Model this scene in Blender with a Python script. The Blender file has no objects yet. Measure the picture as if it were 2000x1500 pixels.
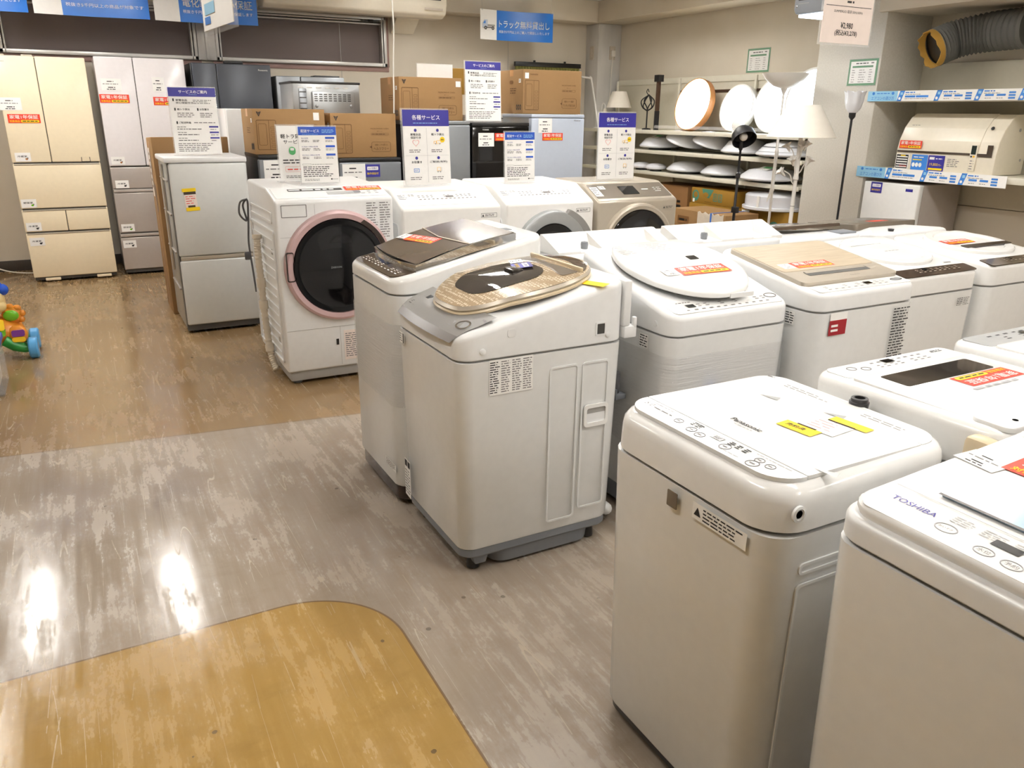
import bpy, bmesh, math, random
from mathutils import Vector, Matrix
random.seed(7)
S = bpy.context.scene
COL = S.collection
PI = math.pi

# ---------------------------------------------------------------- camera
def make_camera():
    f, pitch, roll, yaw, h = 1527.0, math.radians(19.1), math.radians(0.63), math.radians(28.36), 1.47
    cp, sp = math.cos(pitch), math.sin(pitch)
    fwd = Vector((0, cp, -sp)); right = Vector((1, 0, 0)); up = Vector((0, sp, cp))
    cr, sr = math.cos(roll), math.sin(roll)
    r2 = right*cr + up*sr; u2 = up*cr - right*sr
    q = Matrix.Rotation(-yaw, 3, 'Z')
    r2, u2, fwd = q @ r2, q @ u2, q @ fwd
    cam = bpy.data.cameras.new('camera'); cam.sensor_width = 36; cam.sensor_fit = 'HORIZONTAL'
    cam.lens = f/2000*36; cam.clip_start = 0.02; cam.clip_end = 60
    o = bpy.data.objects.new('camera', cam); COL.objects.link(o)
    m = Matrix((r2, u2, -fwd)).transposed().to_4x4(); m.translation = (0, 0, h)
    o.matrix_world = m
    S.camera = o
make_camera()

# ---------------------------------------------------------------- world, lights, exposure
W = bpy.data.worlds.new('world'); S.world = W; W.use_nodes = True
W.node_tree.nodes['Background'].inputs[0].default_value = (1.0, 0.95, 0.88, 1)
W.node_tree.nodes['Background'].inputs[1].default_value = 0.3
S.view_settings.view_transform = 'Standard'; S.view_settings.look = 'None'
S.view_settings.gamma = 1.0; S.view_settings.use_curve_mapping = False
S.view_settings.exposure = 0.0
LIGHT = 77.0        # strength of the ceiling tubes
CEIL = 2.72

# ---------------------------------------------------------------- materials
MATS = {}
def lin(c):
    return tuple((x/255/12.92 if x/255 <= 0.04045 else ((x/255+0.055)/1.055)**2.4) for x in c)
def material(name, rgb, rough=0.5, metal=0.0, emit=0.0, trans=0.0, alpha=1.0, coat=0.0, var=0.04, scale=30.0, spec=0.5, ecol=None):
    m = bpy.data.materials.new(name); m.use_nodes = True
    nt = m.node_tree; b = nt.nodes['Principled BSDF']
    c = lin(rgb)
    b.inputs['Base Color'].default_value = (*c, 1)
    b.inputs['Roughness'].default_value = rough; b.inputs['Metallic'].default_value = metal
    b.inputs['Specular IOR Level'].default_value = spec
    if trans: b.inputs['Transmission Weight'].default_value = trans; b.inputs['IOR'].default_value = 1.1
    if alpha < 1: b.inputs['Alpha'].default_value = alpha
    if coat: b.inputs['Coat Weight'].default_value = coat; b.inputs['Coat Roughness'].default_value = 0.06
    if emit:
        b.inputs['Emission Color'].default_value = (*(lin(ecol) if ecol else c), 1); b.inputs['Emission Strength'].default_value = emit
    if var and not emit:
        tc = nt.nodes.new('ShaderNodeTexCoord'); n = nt.nodes.new('ShaderNodeTexNoise')
        n.inputs['Scale'].default_value = scale; n.inputs['Detail'].default_value = 3
        nt.links.new(tc.outputs['Object'], n.inputs['Vector'])
        mx = nt.nodes.new('ShaderNodeMix'); mx.data_type = 'RGBA'
        mx.inputs[6].default_value = (*[min(1, x*(1-var)) for x in c], 1); mx.inputs[7].default_value = (*[min(1, x*(1+var)) for x in c], 1)
        nt.links.new(n.outputs['Fac'], mx.inputs[0]); nt.links.new(mx.outputs[2], b.inputs['Base Color'])
    MATS[name] = m
    return m
for a in [
    ('white_plastic', (238, 239, 239), .28), ('white_gloss', (240, 240, 238), .12), ('white_steel', (234, 235, 234), .22),
    ('white_bright', (244, 243, 240), .35), ('seam_dark', (70, 68, 64), .6), ('seam_grey', (168, 166, 162), .5), ('panel_white', (238, 240, 240), .18),
    ('grey_plastic', (126, 130, 136), .5), ('dark_plastic', (38, 37, 38), .4), ('black', (14, 14, 15), .35), ('black_gloss', (10, 10, 12), .06),
    ('silver_panel', (152, 151, 149), .35, .3), ('panel_lip', (108, 103, 100), .3), ('chrome', (200, 202, 205), .08, 1.0), ('brown_gloss', (74, 62, 52), .08), ('brown_dark', (52, 40, 34), .15),
    ('smoke_glass', (52, 48, 44), .04), ('champagne', (190, 181, 166), .3, .3), ('champagne_dark', (114, 105, 93), .25, .2), ('beige_lid', (196, 184, 164), .3, .35),
    ('pink_ring', (200, 170, 170), .35, .1), ('lid_brown', (98, 87, 76), .17), ('lid_beige', (214, 196, 164), .3), ('cream', (248, 234, 204), .16), ('pearl', (240, 236, 238), .15),
    ('pearl_grey', (186, 178, 172), .22, .2), ('slate', (66, 70, 78), .3, .2), ('steel', (150, 155, 160), .32, .5), ('steel_light', (178, 182, 184), .35, .6), ('fridge_silver', (222, 224, 222), .32, .1),
    ('fridge_grey', (120, 124, 130), .35, .3), ('fridge_blue', (196, 206, 222), .32, .1), ('carton', (150, 116, 74), .75), ('carton_side', (166, 132, 90), .75), ('carton_dark', (124, 88, 48), .8), ('carton_yellow', (150, 112, 30), .7),
    ('print_brown', (92, 62, 32), .8), ('tape', (196, 150, 104), .3), ('paper', (250, 249, 246), .6), ('paper_pink', (243, 229, 221), .6), ('ink', (40, 40, 42), .7), ('ink_soft', (120, 118, 118), .7), ('ink_pale', (170, 170, 172), .7),
    ('red', (226, 62, 40), .4), ('deep_red', (150, 20, 36), .4), ('yellow', (250, 214, 20), .45), ('yellow_soft', (250, 196, 40), .45), ('navy', (48, 44, 140), .35), ('blue', (40, 84, 186), .35), ('blue_mid', (60, 130, 214), .4), ('sky', (150, 204, 236), .4), ('pink_soft', (240, 170, 170), .5), ('green_frame', (40, 128, 76), .5), ('green_sticker', (96, 190, 120), .5),
    ('cord_grey', (92, 92, 94), .5), ('cord_white', (226, 222, 212), .5), ('hose', (222, 212, 194), .5), ('hose_white', (236, 236, 234), .5),
    ('wall_grey', (186, 184, 180), .8), ('shelf', (226, 222, 206), .45), ('shelf_back', (206, 200, 182), .6), ('lamp_white', (236, 234, 230), .4), ('shade', (240, 234, 222), .7), ('dome', (226, 228, 234), .22), ('wood', (176, 118, 66), .5), ('wood_dark', (70, 48, 34), .5), ('iron', (22, 22, 26), .4),
    ('ac_white', (240, 232, 214), .25), ('ac_side', (206, 196, 182), .4), ('alu', (206, 204, 200), .35, .5), ('blind', (92, 72, 66), .55), ('brown_trim', (150, 120, 112), .5), ('brown_shadow', (60, 42, 36), .8), ('outlet', (196, 186, 170), .5),
    ('toy_orange', (220, 140, 44), .3), ('toy_yellow', (248, 206, 40), .3), ('toy_green', (40, 140, 60), .3), ('toy_lime', (110, 186, 40), .2), ('toy_blue', (84, 160, 216), .3), ('toy_royal', (28, 84, 200), .25), ('toy_cream', (240, 214, 150), .4), ('toy_purple', (124, 60, 150), .3), ('foam', (226, 216, 200), .8), ('duct', (96, 96, 92), .6), ('duct_in', (30, 24, 16), .9), ('straw', (180, 140, 60), .8), ('olive', (110, 108, 50), .8), ('teal', (70, 130, 110), .7), ('blue_cap', (50, 110, 200), .4), ('grey_film', (190, 192, 192), .15),
]:
    material(*a)
material('blue_banner', (0, 106, 202), .32)
material('acrylic', (250, 250, 250), .03, alpha=.18, var=0)
material('film', (250, 250, 250), .12, alpha=.16, var=0)
material('glass', (200, 190, 186), .35, alpha=.12, var=0, spec=.2)
material('blue_reflect_glass', (196, 220, 238), .05)  # pale blue of a reflection, put into the glass colour
material('tube', (255, 252, 248), emit=LIGHT)
material('lit_warm', (255, 232, 180), emit=6.0)
material('lit_cool', (232, 244, 255), emit=6.0)
material('lit_panel', (226, 240, 255), emit=4.0)
material('lcd', (44, 52, 48), .1)
material('bulb', (236, 232, 226), .2)

def noise_mat(name, a, b, scale, rough, detail=6, bump=0.0, stretch=(1, 1, 1)):
    m = bpy.data.materials.new(name); m.use_nodes = True; nt = m.node_tree; p = nt.nodes['Principled BSDF']
    tc = nt.nodes.new('ShaderNodeTexCoord'); mp = nt.nodes.new('ShaderNodeMapping'); mp.inputs['Scale'].default_value = stretch
    n = nt.nodes.new('ShaderNodeTexNoise'); n.inputs['Scale'].default_value = scale; n.inputs['Detail'].default_value = detail
    r = nt.nodes.new('ShaderNodeValToRGB'); r.color_ramp.elements[0].position = .3; r.color_ramp.elements[1].position = .7
    r.color_ramp.elements[0].color = (*lin(a), 1); r.color_ramp.elements[1].color = (*lin(b), 1)
    nt.links.new(tc.outputs['Object'], mp.inputs['Vector']); nt.links.new(mp.outputs['Vector'], n.inputs['Vector'])
    nt.links.new(n.outputs['Fac'], r.inputs['Fac']); nt.links.new(r.outputs['Color'], p.inputs['Base Color'])
    p.inputs['Roughness'].default_value = rough
    if bump:
        bp = nt.nodes.new('ShaderNodeBump'); bp.inputs['Strength'].default_value = bump; bp.inputs['Distance'].default_value = .002
        nt.links.new(n.outputs['Fac'], bp.inputs['Height']); nt.links.new(bp.outputs['Normal'], p.inputs['Normal'])
    MATS[name] = m
noise_mat('wallpaper', (212, 203, 186), (220, 211, 195), 2.5, .75, bump=.15)
noise_mat('wall_cloth', (194, 192, 188), (220, 217, 212), 5, .8, bump=.6, stretch=(1, 1, .3))
noise_mat('column_paint', (206, 202, 192), (216, 212, 203), 90, .7, bump=.3)
noise_mat('ceiling_tile', (232, 229, 222), (240, 237, 230), 40, .8)
noise_mat('skirting', (52, 48, 44), (64, 58, 52), 6, .4)
noise_mat('brushed', (186, 170, 146), (206, 192, 168), 8, .28, stretch=(1, 14, 1))

def floor_material():
    m = bpy.data.materials.new('vinyl_floor'); m.use_nodes = True; nt = m.node_tree; N = nt.nodes; L = nt.links
    p = N['Principled BSDF']
    g = N.new('ShaderNodeTexCoord'); sx = N.new('ShaderNodeSeparateXYZ'); L.new(g.outputs['Object'], sx.inputs[0])
    def mt(op, a, b=None, c=None, clamp=False):
        n = N.new('ShaderNodeMath'); n.operation = op; n.use_clamp = clamp
        for i, v in enumerate((a, b, c)):
            if v is None: continue
            if isinstance(v, (int, float)): n.inputs[i].default_value = v
            else: L.new(v, n.inputs[i])
        return n.outputs[0]
    def mix(f, a, b):
        n = N.new('ShaderNodeMix'); n.data_type = 'RGBA'
        for i, v in ((0, f), (6, a), (7, b)):
            if isinstance(v, (int, float)): n.inputs[i].default_value = v
            elif isinstance(v, tuple): n.inputs[i].default_value = (*v, 1)
            else: L.new(v, n.inputs[i])
        return n.outputs[2]
    def noise(scale, detail=5, st=(1, 1, 1), rot=0, rough=.55, dist=0):
        mp = N.new('ShaderNodeMapping'); mp.inputs['Scale'].default_value = st; mp.inputs['Rotation'].default_value = (0, 0, rot)
        L.new(g.outputs['Object'], mp.inputs['Vector'])
        n = N.new('ShaderNodeTexNoise'); n.inputs['Scale'].default_value = scale; n.inputs['Detail'].default_value = detail
        n.inputs['Roughness'].default_value = rough; n.inputs['Distortion'].default_value = dist
        L.new(mp.outputs[0], n.inputs['Vector']); return n.outputs['Fac']
    x, y = sx.outputs[0], sx.outputs[1]
    # rounded yellow field: x < .655, y < 2.175, corner radius .30
    qx = mt('SUBTRACT', x, .355); qy = mt('SUBTRACT', y, 1.875)
    ax = mt('MAXIMUM', qx, 0); ay = mt('MAXIMUM', qy, 0)
    ln = mt('SQRT', mt('ADD', mt('MULTIPLY', ax, ax), mt('MULTIPLY', ay, ay)))
    sd = mt('SUBTRACT', mt('ADD', ln, mt('MINIMUM', mt('MAXIMUM', qx, qy), 0)), .30)
    sd2 = mt('SUBTRACT', mt('SUBTRACT', 3.812, mt('MULTIPLY', x, .124)), y)     # < 0 beyond the straight joint
    d = mt('MINIMUM', sd, sd2)
    yel = mt('LESS_THAN', d, 0)
    line = mt('LESS_THAN', mt('ABSOLUTE', d), .0035)
    far = mt('LESS_THAN', sd2, 0)
    def ramp(v, a, b):
        n = N.new('ShaderNodeMapRange'); L.new(v, n.inputs[0]); n.inputs[1].default_value = a; n.inputs[2].default_value = b; return n.outputs[0]
    streak = ramp(noise(34, 5, (1, .07, 1), .18, .6), .36, .64); fine = ramp(noise(120, 4, (1, .35, 1), -.3), .4, .6)
    pat = mt('ADD', noise(2.4, 9, (1.3, .8, 1), .4, .66), mt('ADD', mt('MULTIPLY', mt('SUBTRACT', streak, .5), .10), mt('MULTIPLY', mt('SUBTRACT', fine, .5), .05)))
    worn = ramp(pat, .47, .57); old = ramp(noise(6, 8, (.8, 1.5, 1), -.5, .66), .52, .68)
    tone = mt('ADD', mt('MULTIPLY', worn, .62), mt('MULTIPLY', streak, .38))
    grey = mix(tone, lin((153, 139, 123)), lin((174, 162, 147)))
    grey = mix(mt('MULTIPLY', old, .35), grey, lin((136, 121, 102)))
    yelc = mix(tone, lin((158, 126, 68)), lin((175, 143, 84)))
    yelc = mix(mt('MULTIPLY', old, .45), yelc, lin((140, 110, 58)))
    farc = mix(tone, lin((138, 112, 77)), lin((147, 121, 86)))
    c = mix(yel, grey, mix(far, yelc, farc))
    # scratches: thin wavering lines at several angles
    scr = None
    for rot, sc, th in ((.25, 7, .007), (-.45, 9, .006), (1.2, 5, .004), (.05, 12, .007)):
        mp = N.new('ShaderNodeMapping'); mp.inputs['Rotation'].default_value = (0, 0, rot); mp.inputs['Scale'].default_value = (1, .045, 1)
        L.new(g.outputs['Object'], mp.inputs['Vector'])
        n = N.new('ShaderNodeTexNoise'); n.inputs['Scale'].default_value = sc; n.inputs['Detail'].default_value = .6; L.new(mp.outputs[0], n.inputs['Vector'])
        h = mt('LESS_THAN', mt('ABSOLUTE', mt('SUBTRACT', n.outputs['Fac'], .5)), th*.35)
        h = mt('MULTIPLY', h, mt('GREATER_THAN', noise(3.1, 3, (1, 1, 1), rot*3), .53))
        scr = h if scr is None else mt('MAXIMUM', scr, h)
    c = mix(mt('MULTIPLY', scr, .24), c, lin((222, 208, 180)))
    # dark specks and scuffs
    vo = N.new('ShaderNodeTexVoronoi'); vo.inputs['Scale'].default_value = 9; L.new(g.outputs['Object'], vo.inputs['Vector'])
    spot = mt('MULTIPLY', mt('LESS_THAN', vo.outputs['Distance'], mt('MULTIPLY', noise(31, 3), .13)), mt('GREATER_THAN', noise(2.3, 2), .52))
    c = mix(mt('MULTIPLY', spot, .75), c, lin((70, 58, 44)))
    c = mix(mt('MULTIPLY', line, .8), c, lin((96, 72, 44)))
    L.new(c, p.inputs['Base Color'])
    rg = mt('ADD', .11, mt('ADD', mt('MULTIPLY', worn, .15), mt('MULTIPLY', streak, .07)))
    L.new(mt('ADD', rg, mt('MULTIPLY', scr, .12)), p.inputs['Roughness'])
    p.inputs['Specular IOR Level'].default_value = .6
    bp = N.new('ShaderNodeBump'); bp.inputs['Strength'].default_value = .12; bp.inputs['Distance'].default_value = .004
    L.new(noise(7, 3), bp.inputs['Height']); L.new(bp.outputs[0], p.inputs['Normal'])
    MATS['vinyl_floor'] = m
floor_material()

# ---------------------------------------------------------------- mesh helpers
def rrect(x0, x1, y0, y1, r, n=5):
    r = max(1e-4, min(r, (x1-x0)/2-1e-4, (y1-y0)/2-1e-4)); out = []
    for cx, cy, a in ((x1-r, y1-r, 0), (x0+r, y1-r, 90), (x0+r, y0+r, 180), (x1-r, y0+r, 270)):
        for i in range(n+1):
            t = math.radians(a+90*i/n); out.append((cx+r*math.cos(t), cy+r*math.sin(t)))
    return out
def clip_y(pts, y0, y1):
    for lim, sg in ((y0, 1), (y1, -1)):
        out = []
        for (ax, ay), (bx, by) in zip(pts, pts[1:]+pts[:1]):
            ia, ib = sg*(ay-lim) >= 0, sg*(by-lim) >= 0
            if ia: out.append((ax, ay))
            if ia != ib: k = (lim-ay)/(by-ay); out.append((ax+(bx-ax)*k, lim))
        pts = out
    return pts
def ell(cx, cy, rx, ry, n=40):
    return [(cx+rx*math.cos(2*PI*i/n), cy+ry*math.sin(2*PI*i/n)) for i in range(n)]
def plane(o, xd=(1, 0, 0), yd=(0, 1, 0)):
    x = Vector(xd).normalized(); y = Vector(yd).normalized(); z = x.cross(y)
    m = Matrix((x, y, z)).transposed().to_4x4(); m.translation = Vector(o); return m
FRONT = ((1, 0, 0), (0, 0, 1)); TOP = ((1, 0, 0), (0, 1, 0)); RIGHT = ((0, 1, 0), (0, 0, 1)); LEFT = ((0, -1, 0), (0, 0, 1)); BACK = ((-1, 0, 0), (0, 0, 1))
_txt = {}
def spl(pts, n):
    out = []; P = [Vector(p) for p in pts]; P = [P[0]*2-P[1]]+P+[P[-1]*2-P[-2]]
    for i in range(1, len(P)-2):
        a, b, c, d = P[i-1:i+3]
        for k in range(n):
            u = k/n; out.append(.5*((2*b)+(c-a)*u+(2*a-5*b+4*c-d)*u*u+(3*b-a-3*c+d)*u**3))
    return out+[P[-2]]
def text_mesh(s, bold=0.0):
    k = (s, bold)
    if k not in _txt:
        cu = bpy.data.curves.new('t', 'FONT'); cu.body = s; cu.size = 1; cu.resolution_u = 2
        o = bpy.data.objects.new('t', cu); COL.objects.link(o)
        dg = bpy.context.evaluated_depsgraph_get(); me = o.evaluated_get(dg).to_mesh()
        vs = [v.co.copy() for v in me.vertices]; fs = [tuple(p.vertices) for p in me.polygons]
        o.evaluated_get(dg).to_mesh_clear(); bpy.data.objects.remove(o); bpy.data.curves.remove(cu)
        if not vs: vs = [Vector((0, 0, 0))]
        if bold:                                                    # heavier strokes: the same outlines set side by side
            n = len(vs); v0 = list(vs); f0 = list(fs); b = bold*.8
            for j, (dx, dy) in enumerate(((b, 0), (0, b), (b, b)), 1):
                vs += [Vector((v.x+dx, v.y+dy, j*6e-5)) for v in v0]; fs += [tuple(i+n*j for i in f) for f in f0]
        xs = [v.x for v in vs]; ys = [v.y for v in vs]
        _txt[k] = (vs, fs, min(xs), max(xs), min(ys), max(ys))
    return _txt[k]

class B:
    def __init__(s): s.v = []; s.f = []; s.mi = []; s.mats = []
    def m(s, name):
        if name not in s.mats: s.mats.append(name)
        return s.mats.index(name)
    def add(s, vs, fs, mat, xf=None):
        o = len(s.v); k = s.m(mat)
        s.v += [tuple(xf @ Vector(v)) if xf else tuple(v) for v in vs]
        for f in fs: s.f.append(tuple(o+i for i in f)); s.mi.append(k)
        return s
    def box(s, a, b, mat, bev=0, seg=2, xf=None):
        if bev <= 0:
            x0, y0, z0 = a; x1, y1, z1 = b
            vs = [(x0, y0, z0), (x1, y0, z0), (x1, y1, z0), (x0, y1, z0), (x0, y0, z1), (x1, y0, z1), (x1, y1, z1), (x0, y1, z1)]
            return s.add(vs, [(0, 3, 2, 1), (4, 5, 6, 7), (0, 1, 5, 4), (1, 2, 6, 5), (2, 3, 7, 6), (3, 0, 4, 7)], mat, xf)
        bm = bmesh.new(); bmesh.ops.create_cube(bm, size=1)
        for v in bm.verts: v.co = Vector([(a[i]+b[i])/2 + v.co[i]*(b[i]-a[i]) for i in range(3)])
        bev = min(bev, .49*min(abs(b[i]-a[i]) for i in range(3)))
        bmesh.ops.bevel(bm, geom=bm.edges[:], offset=bev, segments=seg, profile=.5, affect='EDGES')
        return s.bm(bm, mat, xf)
    def bm(s, bm, mat, xf=None):
        bm.verts.index_update(); s.add([v.co.copy() for v in bm.verts], [tuple(v.index for v in f.verts) for f in bm.faces], mat, xf); bm.free(); return s
    def prism(s, pts, x0, x1, mat, bev=0, seg=2, xf=None):
        """polygon in (y, z), swept along x"""
        bm = bmesh.new(); n = len(pts)
        a = [bm.verts.new((x0, p[0], p[1])) for p in pts]; b = [bm.verts.new((x1, p[0], p[1])) for p in pts]
        bm.faces.new(a); bm.faces.new(b[::-1])
        for i in range(n): bm.faces.new((a[i], b[i], b[(i+1) % n], a[(i+1) % n]))
        bmesh.ops.recalc_face_normals(bm, faces=bm.faces[:])
        if bev: bmesh.ops.bevel(bm, geom=bm.edges[:], offset=bev, segments=seg, profile=.5, affect='EDGES')
        return s.bm(bm, mat, xf)
    def loft(s, rings, mat, c0=True, c1=True, xf=None, closed=True):
        n = len(rings[0]); vs = [p for r in rings for p in r]; fs = []
        for k in range(len(rings)-1):
            for i in range(n if closed else n-1):
                j = (i+1) % n; fs.append((k*n+i, k*n+j, (k+1)*n+j, (k+1)*n+i))
        if c0: fs.append(tuple(range(n))[::-1])
        if c1: fs.append(tuple((len(rings)-1)*n+i for i in range(n)))
        return s.add(vs, fs, mat, xf)
    def poly(s, pts, z0, z1, mat, xf=None, bev=0):
        """2-D outline (counter-clockwise) as a slab from z0 to z1"""
        if bev:
            cx = sum(p[0] for p in pts)/len(pts); cy = sum(p[1] for p in pts)/len(pts)
            mx = max(max(abs(p[0]-cx) for p in pts), max(abs(p[1]-cy) for p in pts)); k = 1-bev/mx; k2 = 1-.3*bev/mx
            return s.loft([[(x, y, z0) for x, y in pts], [(x, y, z1-bev) for x, y in pts], [(cx+(x-cx)*k2, cy+(y-cy)*k2, z1-.3*bev) for x, y in pts], [(cx+(x-cx)*k, cy+(y-cy)*k, z1) for x, y in pts]], mat, True, True, xf)
        return s.loft([[(x, y, z0) for x, y in pts], [(x, y, z1) for x, y in pts]], mat, True, True, xf)
    def flat(s, pts, z, mat, xf=None):
        return s.add([(x, y, z) for x, y in pts], [tuple(range(len(pts)))], mat, xf)
    def rect(s, x0, x1, y0, y1, z, mat, xf=None):
        return s.flat([(x0, y0), (x1, y0), (x1, y1), (x0, y1)], z, mat, xf)
    def ring(s, outer, inner, z0, z1, mat, xf=None):
        n = len(outer); vs = [(x, y, z0) for x, y in outer]+[(x, y, z1) for x, y in outer]+[(x, y, z1) for x, y in inner]+[(x, y, z0) for x, y in inner]; fs = []
        for k in range(4):
            for i in range(n):
                j = (i+1) % n; l = (k+1) % 4; fs.append((k*n+i, k*n+j, l*n+j, l*n+i))
        return s.add(vs, fs, mat, xf)
    def lathe(s, prof, mat, n=32, xf=None):
        rings = [[(r*math.cos(2*PI*i/n), r*math.sin(2*PI*i/n), z) for i in range(n)] for r, z in prof]
        return s.loft(rings, mat, prof[0][0] > 1e-4, prof[-1][0] > 1e-4, xf)
    def tube(s, pts, r, mat, n=8, xf=None, c0=True):
        pts = [Vector(p) for p in pts]; rr = r if isinstance(r, (list, tuple)) else [r]*len(pts); rings = []; up = None
        for i, p in enumerate(pts):
            a = pts[max(i-1, 0)]; b = pts[min(i+1, len(pts)-1)]; d = (b-a).normalized()
            if up is None: up = Vector((0, 0, 1)) if abs(d.z) < .9 else Vector((1, 0, 0))
            sdir = d.cross(up)
            if sdir.length < 1e-4: sdir = d.orthogonal()
            sdir.normalize(); up = sdir.cross(d)
            rings.append([p+(sdir*math.cos(2*PI*k/n)+up*math.sin(2*PI*k/n))*rr[i] for k in range(n)])
        return s.loft(rings, mat, c0, True, xf)
    def cyl(s, p0, p1, r, mat, n=16, xf=None): return s.tube([p0, p1], r, mat, n, xf)
    def ball(s, c, r, mat, n=16, xf=None):
        rx, ry, rz = r if isinstance(r, (tuple, list)) else (r, r, r); m = n//2
        rings = [[(c[0]+rx*math.sin(PI*j/m)*math.cos(2*PI*i/n), c[1]+ry*math.sin(PI*j/m)*math.sin(2*PI*i/n), c[2]-rz*math.cos(PI*j/m)) for i in range(n)] for j in range(1, m)]
        o = len(s.v); s.loft(rings, mat, True, True, xf); return s
    def text(s, t, cx, cy, mat, h=None, w=None, z=.0006, bold=0.0, xf=None, al='C'):
        vs, fs, x0, x1, y0, y1 = text_mesh(t, bold)
        sx = w/(x1-x0) if w else None; sy = h/(y1-y0) if h else None
        if sx is None: sx = sy
        if sy is None: sy = sx
        ox = {'C': (x0+x1)/2, 'L': x0, 'R': x1}[al]; oy = (y0+y1)/2
        return s.add([(cx+(v.x-ox)*sx, cy+(v.y-oy)*sy, z+v.z) for v in vs], fs, mat, xf)
    def lines(s, x0, x1, y0, y1, n, mat, z=.0006, xf=None, fill=.45, seed=1, gap=.0):
        """rows of small printed dashes standing for print too fine to read"""
        rnd = random.Random(seed); st = (y1-y0)/n
        for i in range(n):
            y = y1-(i+.5)*st; x = x0; e = x1-(x1-x0)*rnd.random()*.3
            while x < e:
                w = min(e-x, st*(.8+2.2*rnd.random())); s.rect(x, x+w, y-st*fill/2, y+st*fill/2, z, mat, xf); x += w+st*.45
        return s
    def build(s, name, parent=None, loc=None, rot=None, smooth=35, **tags):
        me = bpy.data.meshes.new(name); me.from_pydata(s.v, [], s.f)
        for n in s.mats: me.materials.append(MATS[n])
        me.polygons.foreach_set('material_index', s.mi); me.update()
        if smooth:
            me.shade_smooth(); me.set_sharp_from_angle(angle=math.radians(smooth))
        o = bpy.data.objects.new(name, me); COL.objects.link(o)
        if parent: o.parent = parent
        if loc: o.location = loc
        if rot: o.rotation_euler = rot
        for k, v in tags.items(): o[k] = v
        return o
def thing(name, label, cat, loc=(0, 0, 0), rz=0, group=None):
    o = bpy.data.objects.new(name, None); COL.objects.link(o); o.empty_display_size = .1
    o.location = loc; o.rotation_euler = (0, 0, math.radians(rz)); o['label'] = label; o['category'] = cat
    if group: o['group'] = group
    return o
def tag(o, label, cat, group=None):
    o['label'] = label; o['category'] = cat
    if group: o['group'] = group
    return o
def struct(b, name, parent=None):
    o = b.build(name, parent)
    if not parent: o['kind'] = 'structure'
    return o
def dup(root, label=None, loc=None, rz=None, group=None):
    r = root.copy(); COL.objects.link(r)
    if loc: r.location = loc
    if rz is not None: r.rotation_euler = (0, 0, math.radians(rz))
    if label: r['label'] = label
    if group: r['group'] = group
    for ch in [o for o in COL.objects if o.parent == root]:
        c = ch.copy(); COL.objects.link(c); c.parent = r
        for g in [o for o in COL.objects if o.parent == ch]:
            d = g.copy(); COL.objects.link(d); d.parent = c
    return r

# ---------------------------------------------------------------- the setting
XR, YW = 6.03, 8.75
struct(B().box((-3.6, -3.2, -.1), (XR+.2, YW+.2, 0), 'vinyl_floor'), 'floor')
struct(B().box((-3.6, -3.2, CEIL), (XR+.2, YW+.2, CEIL+.1), 'ceiling_tile'), 'ceiling')
SILL, HEAD = 1.93, 2.42
wb = B()
wb.box((-3.6, YW, 0), (XR, YW+.2, SILL), 'wallpaper')
wb.box((-3.6, YW, HEAD), (XR, YW+.2, CEIL), 'wallpaper')
wb.box((3.16, YW, SILL), (XR, YW+.2, HEAD), 'wallpaper')
for x in (2.62, 4.62): wb.box((x, YW-.002, .1), (x+.004, YW, 2.45), 'seam_grey')
struct(wb, 'wall_back')
struct(B().box((XR, -3.2, 0), (XR+.2, YW, CEIL), 'wallpaper'), 'wall_right')
struct(B().box((-3.7, -3.2, 0), (-3.6, YW, CEIL), 'wallpaper'), 'wall_left')
struct(B().box((-3.6, -3.3, 0), (XR, -3.2, CEIL), 'wallpaper'), 'wall_front')
struct(B().box((-3.6, YW-.012, 0), (3.0, YW, .1), 'skirting', .003), 'baseboard_back')
struct(B().box((-3.6, 8.45, 2.49), (XR, YW, CEIL), 'wallpaper', .006), 'trim_1')          # beam over the windows
struct(B().box((5.66, 4.40, 2.49), (XR, 8.45, CEIL), 'wallpaper', .006), 'trim_2')        # beam over the lamp shelves
struct(B().box((5.47, -3.2, 2.215), (XR, 4.40, CEIL), 'wallpaper', .006), 'trim_3')        # low soffit over the air conditioner
c1 = B().box((5.70, 8.475, 0), (XR, YW, 2.49), 'wall_cloth', .012)
c1 = struct(c1, 'column_1')
for nm, o, ax in (('outlet_plate', (5.697, 8.60, 2.17), LEFT), ('outlet_plate', (5.90, 8.472, 2.17), FRONT)):
    xf = plane(o, *ax)
    b = B().poly(rrect(-.04, .04, -.075, .075, .006), -.001, .008, 'outlet', xf); b.rect(-.02, .02, -.05, .05, .0085, 'ac_side', xf); b.build(nm, c1)
xf = plane((5.90, 8.472, 2.17), *FRONT)
B().box((-.02, -.04, .008), (.03, .03, .035), 'cord_white', .006, xf=xf).tube([(0, -.04, .02), (-.005, -.2, .012), (-.01, -.55, .008)], .006, 'cord_white', 6, xf).build('plug', c1)
struct(B().box((5.5, 4.34, 0), (XR, 4.95, CEIL-.02), 'column_paint', .008), 'column_2')
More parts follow.
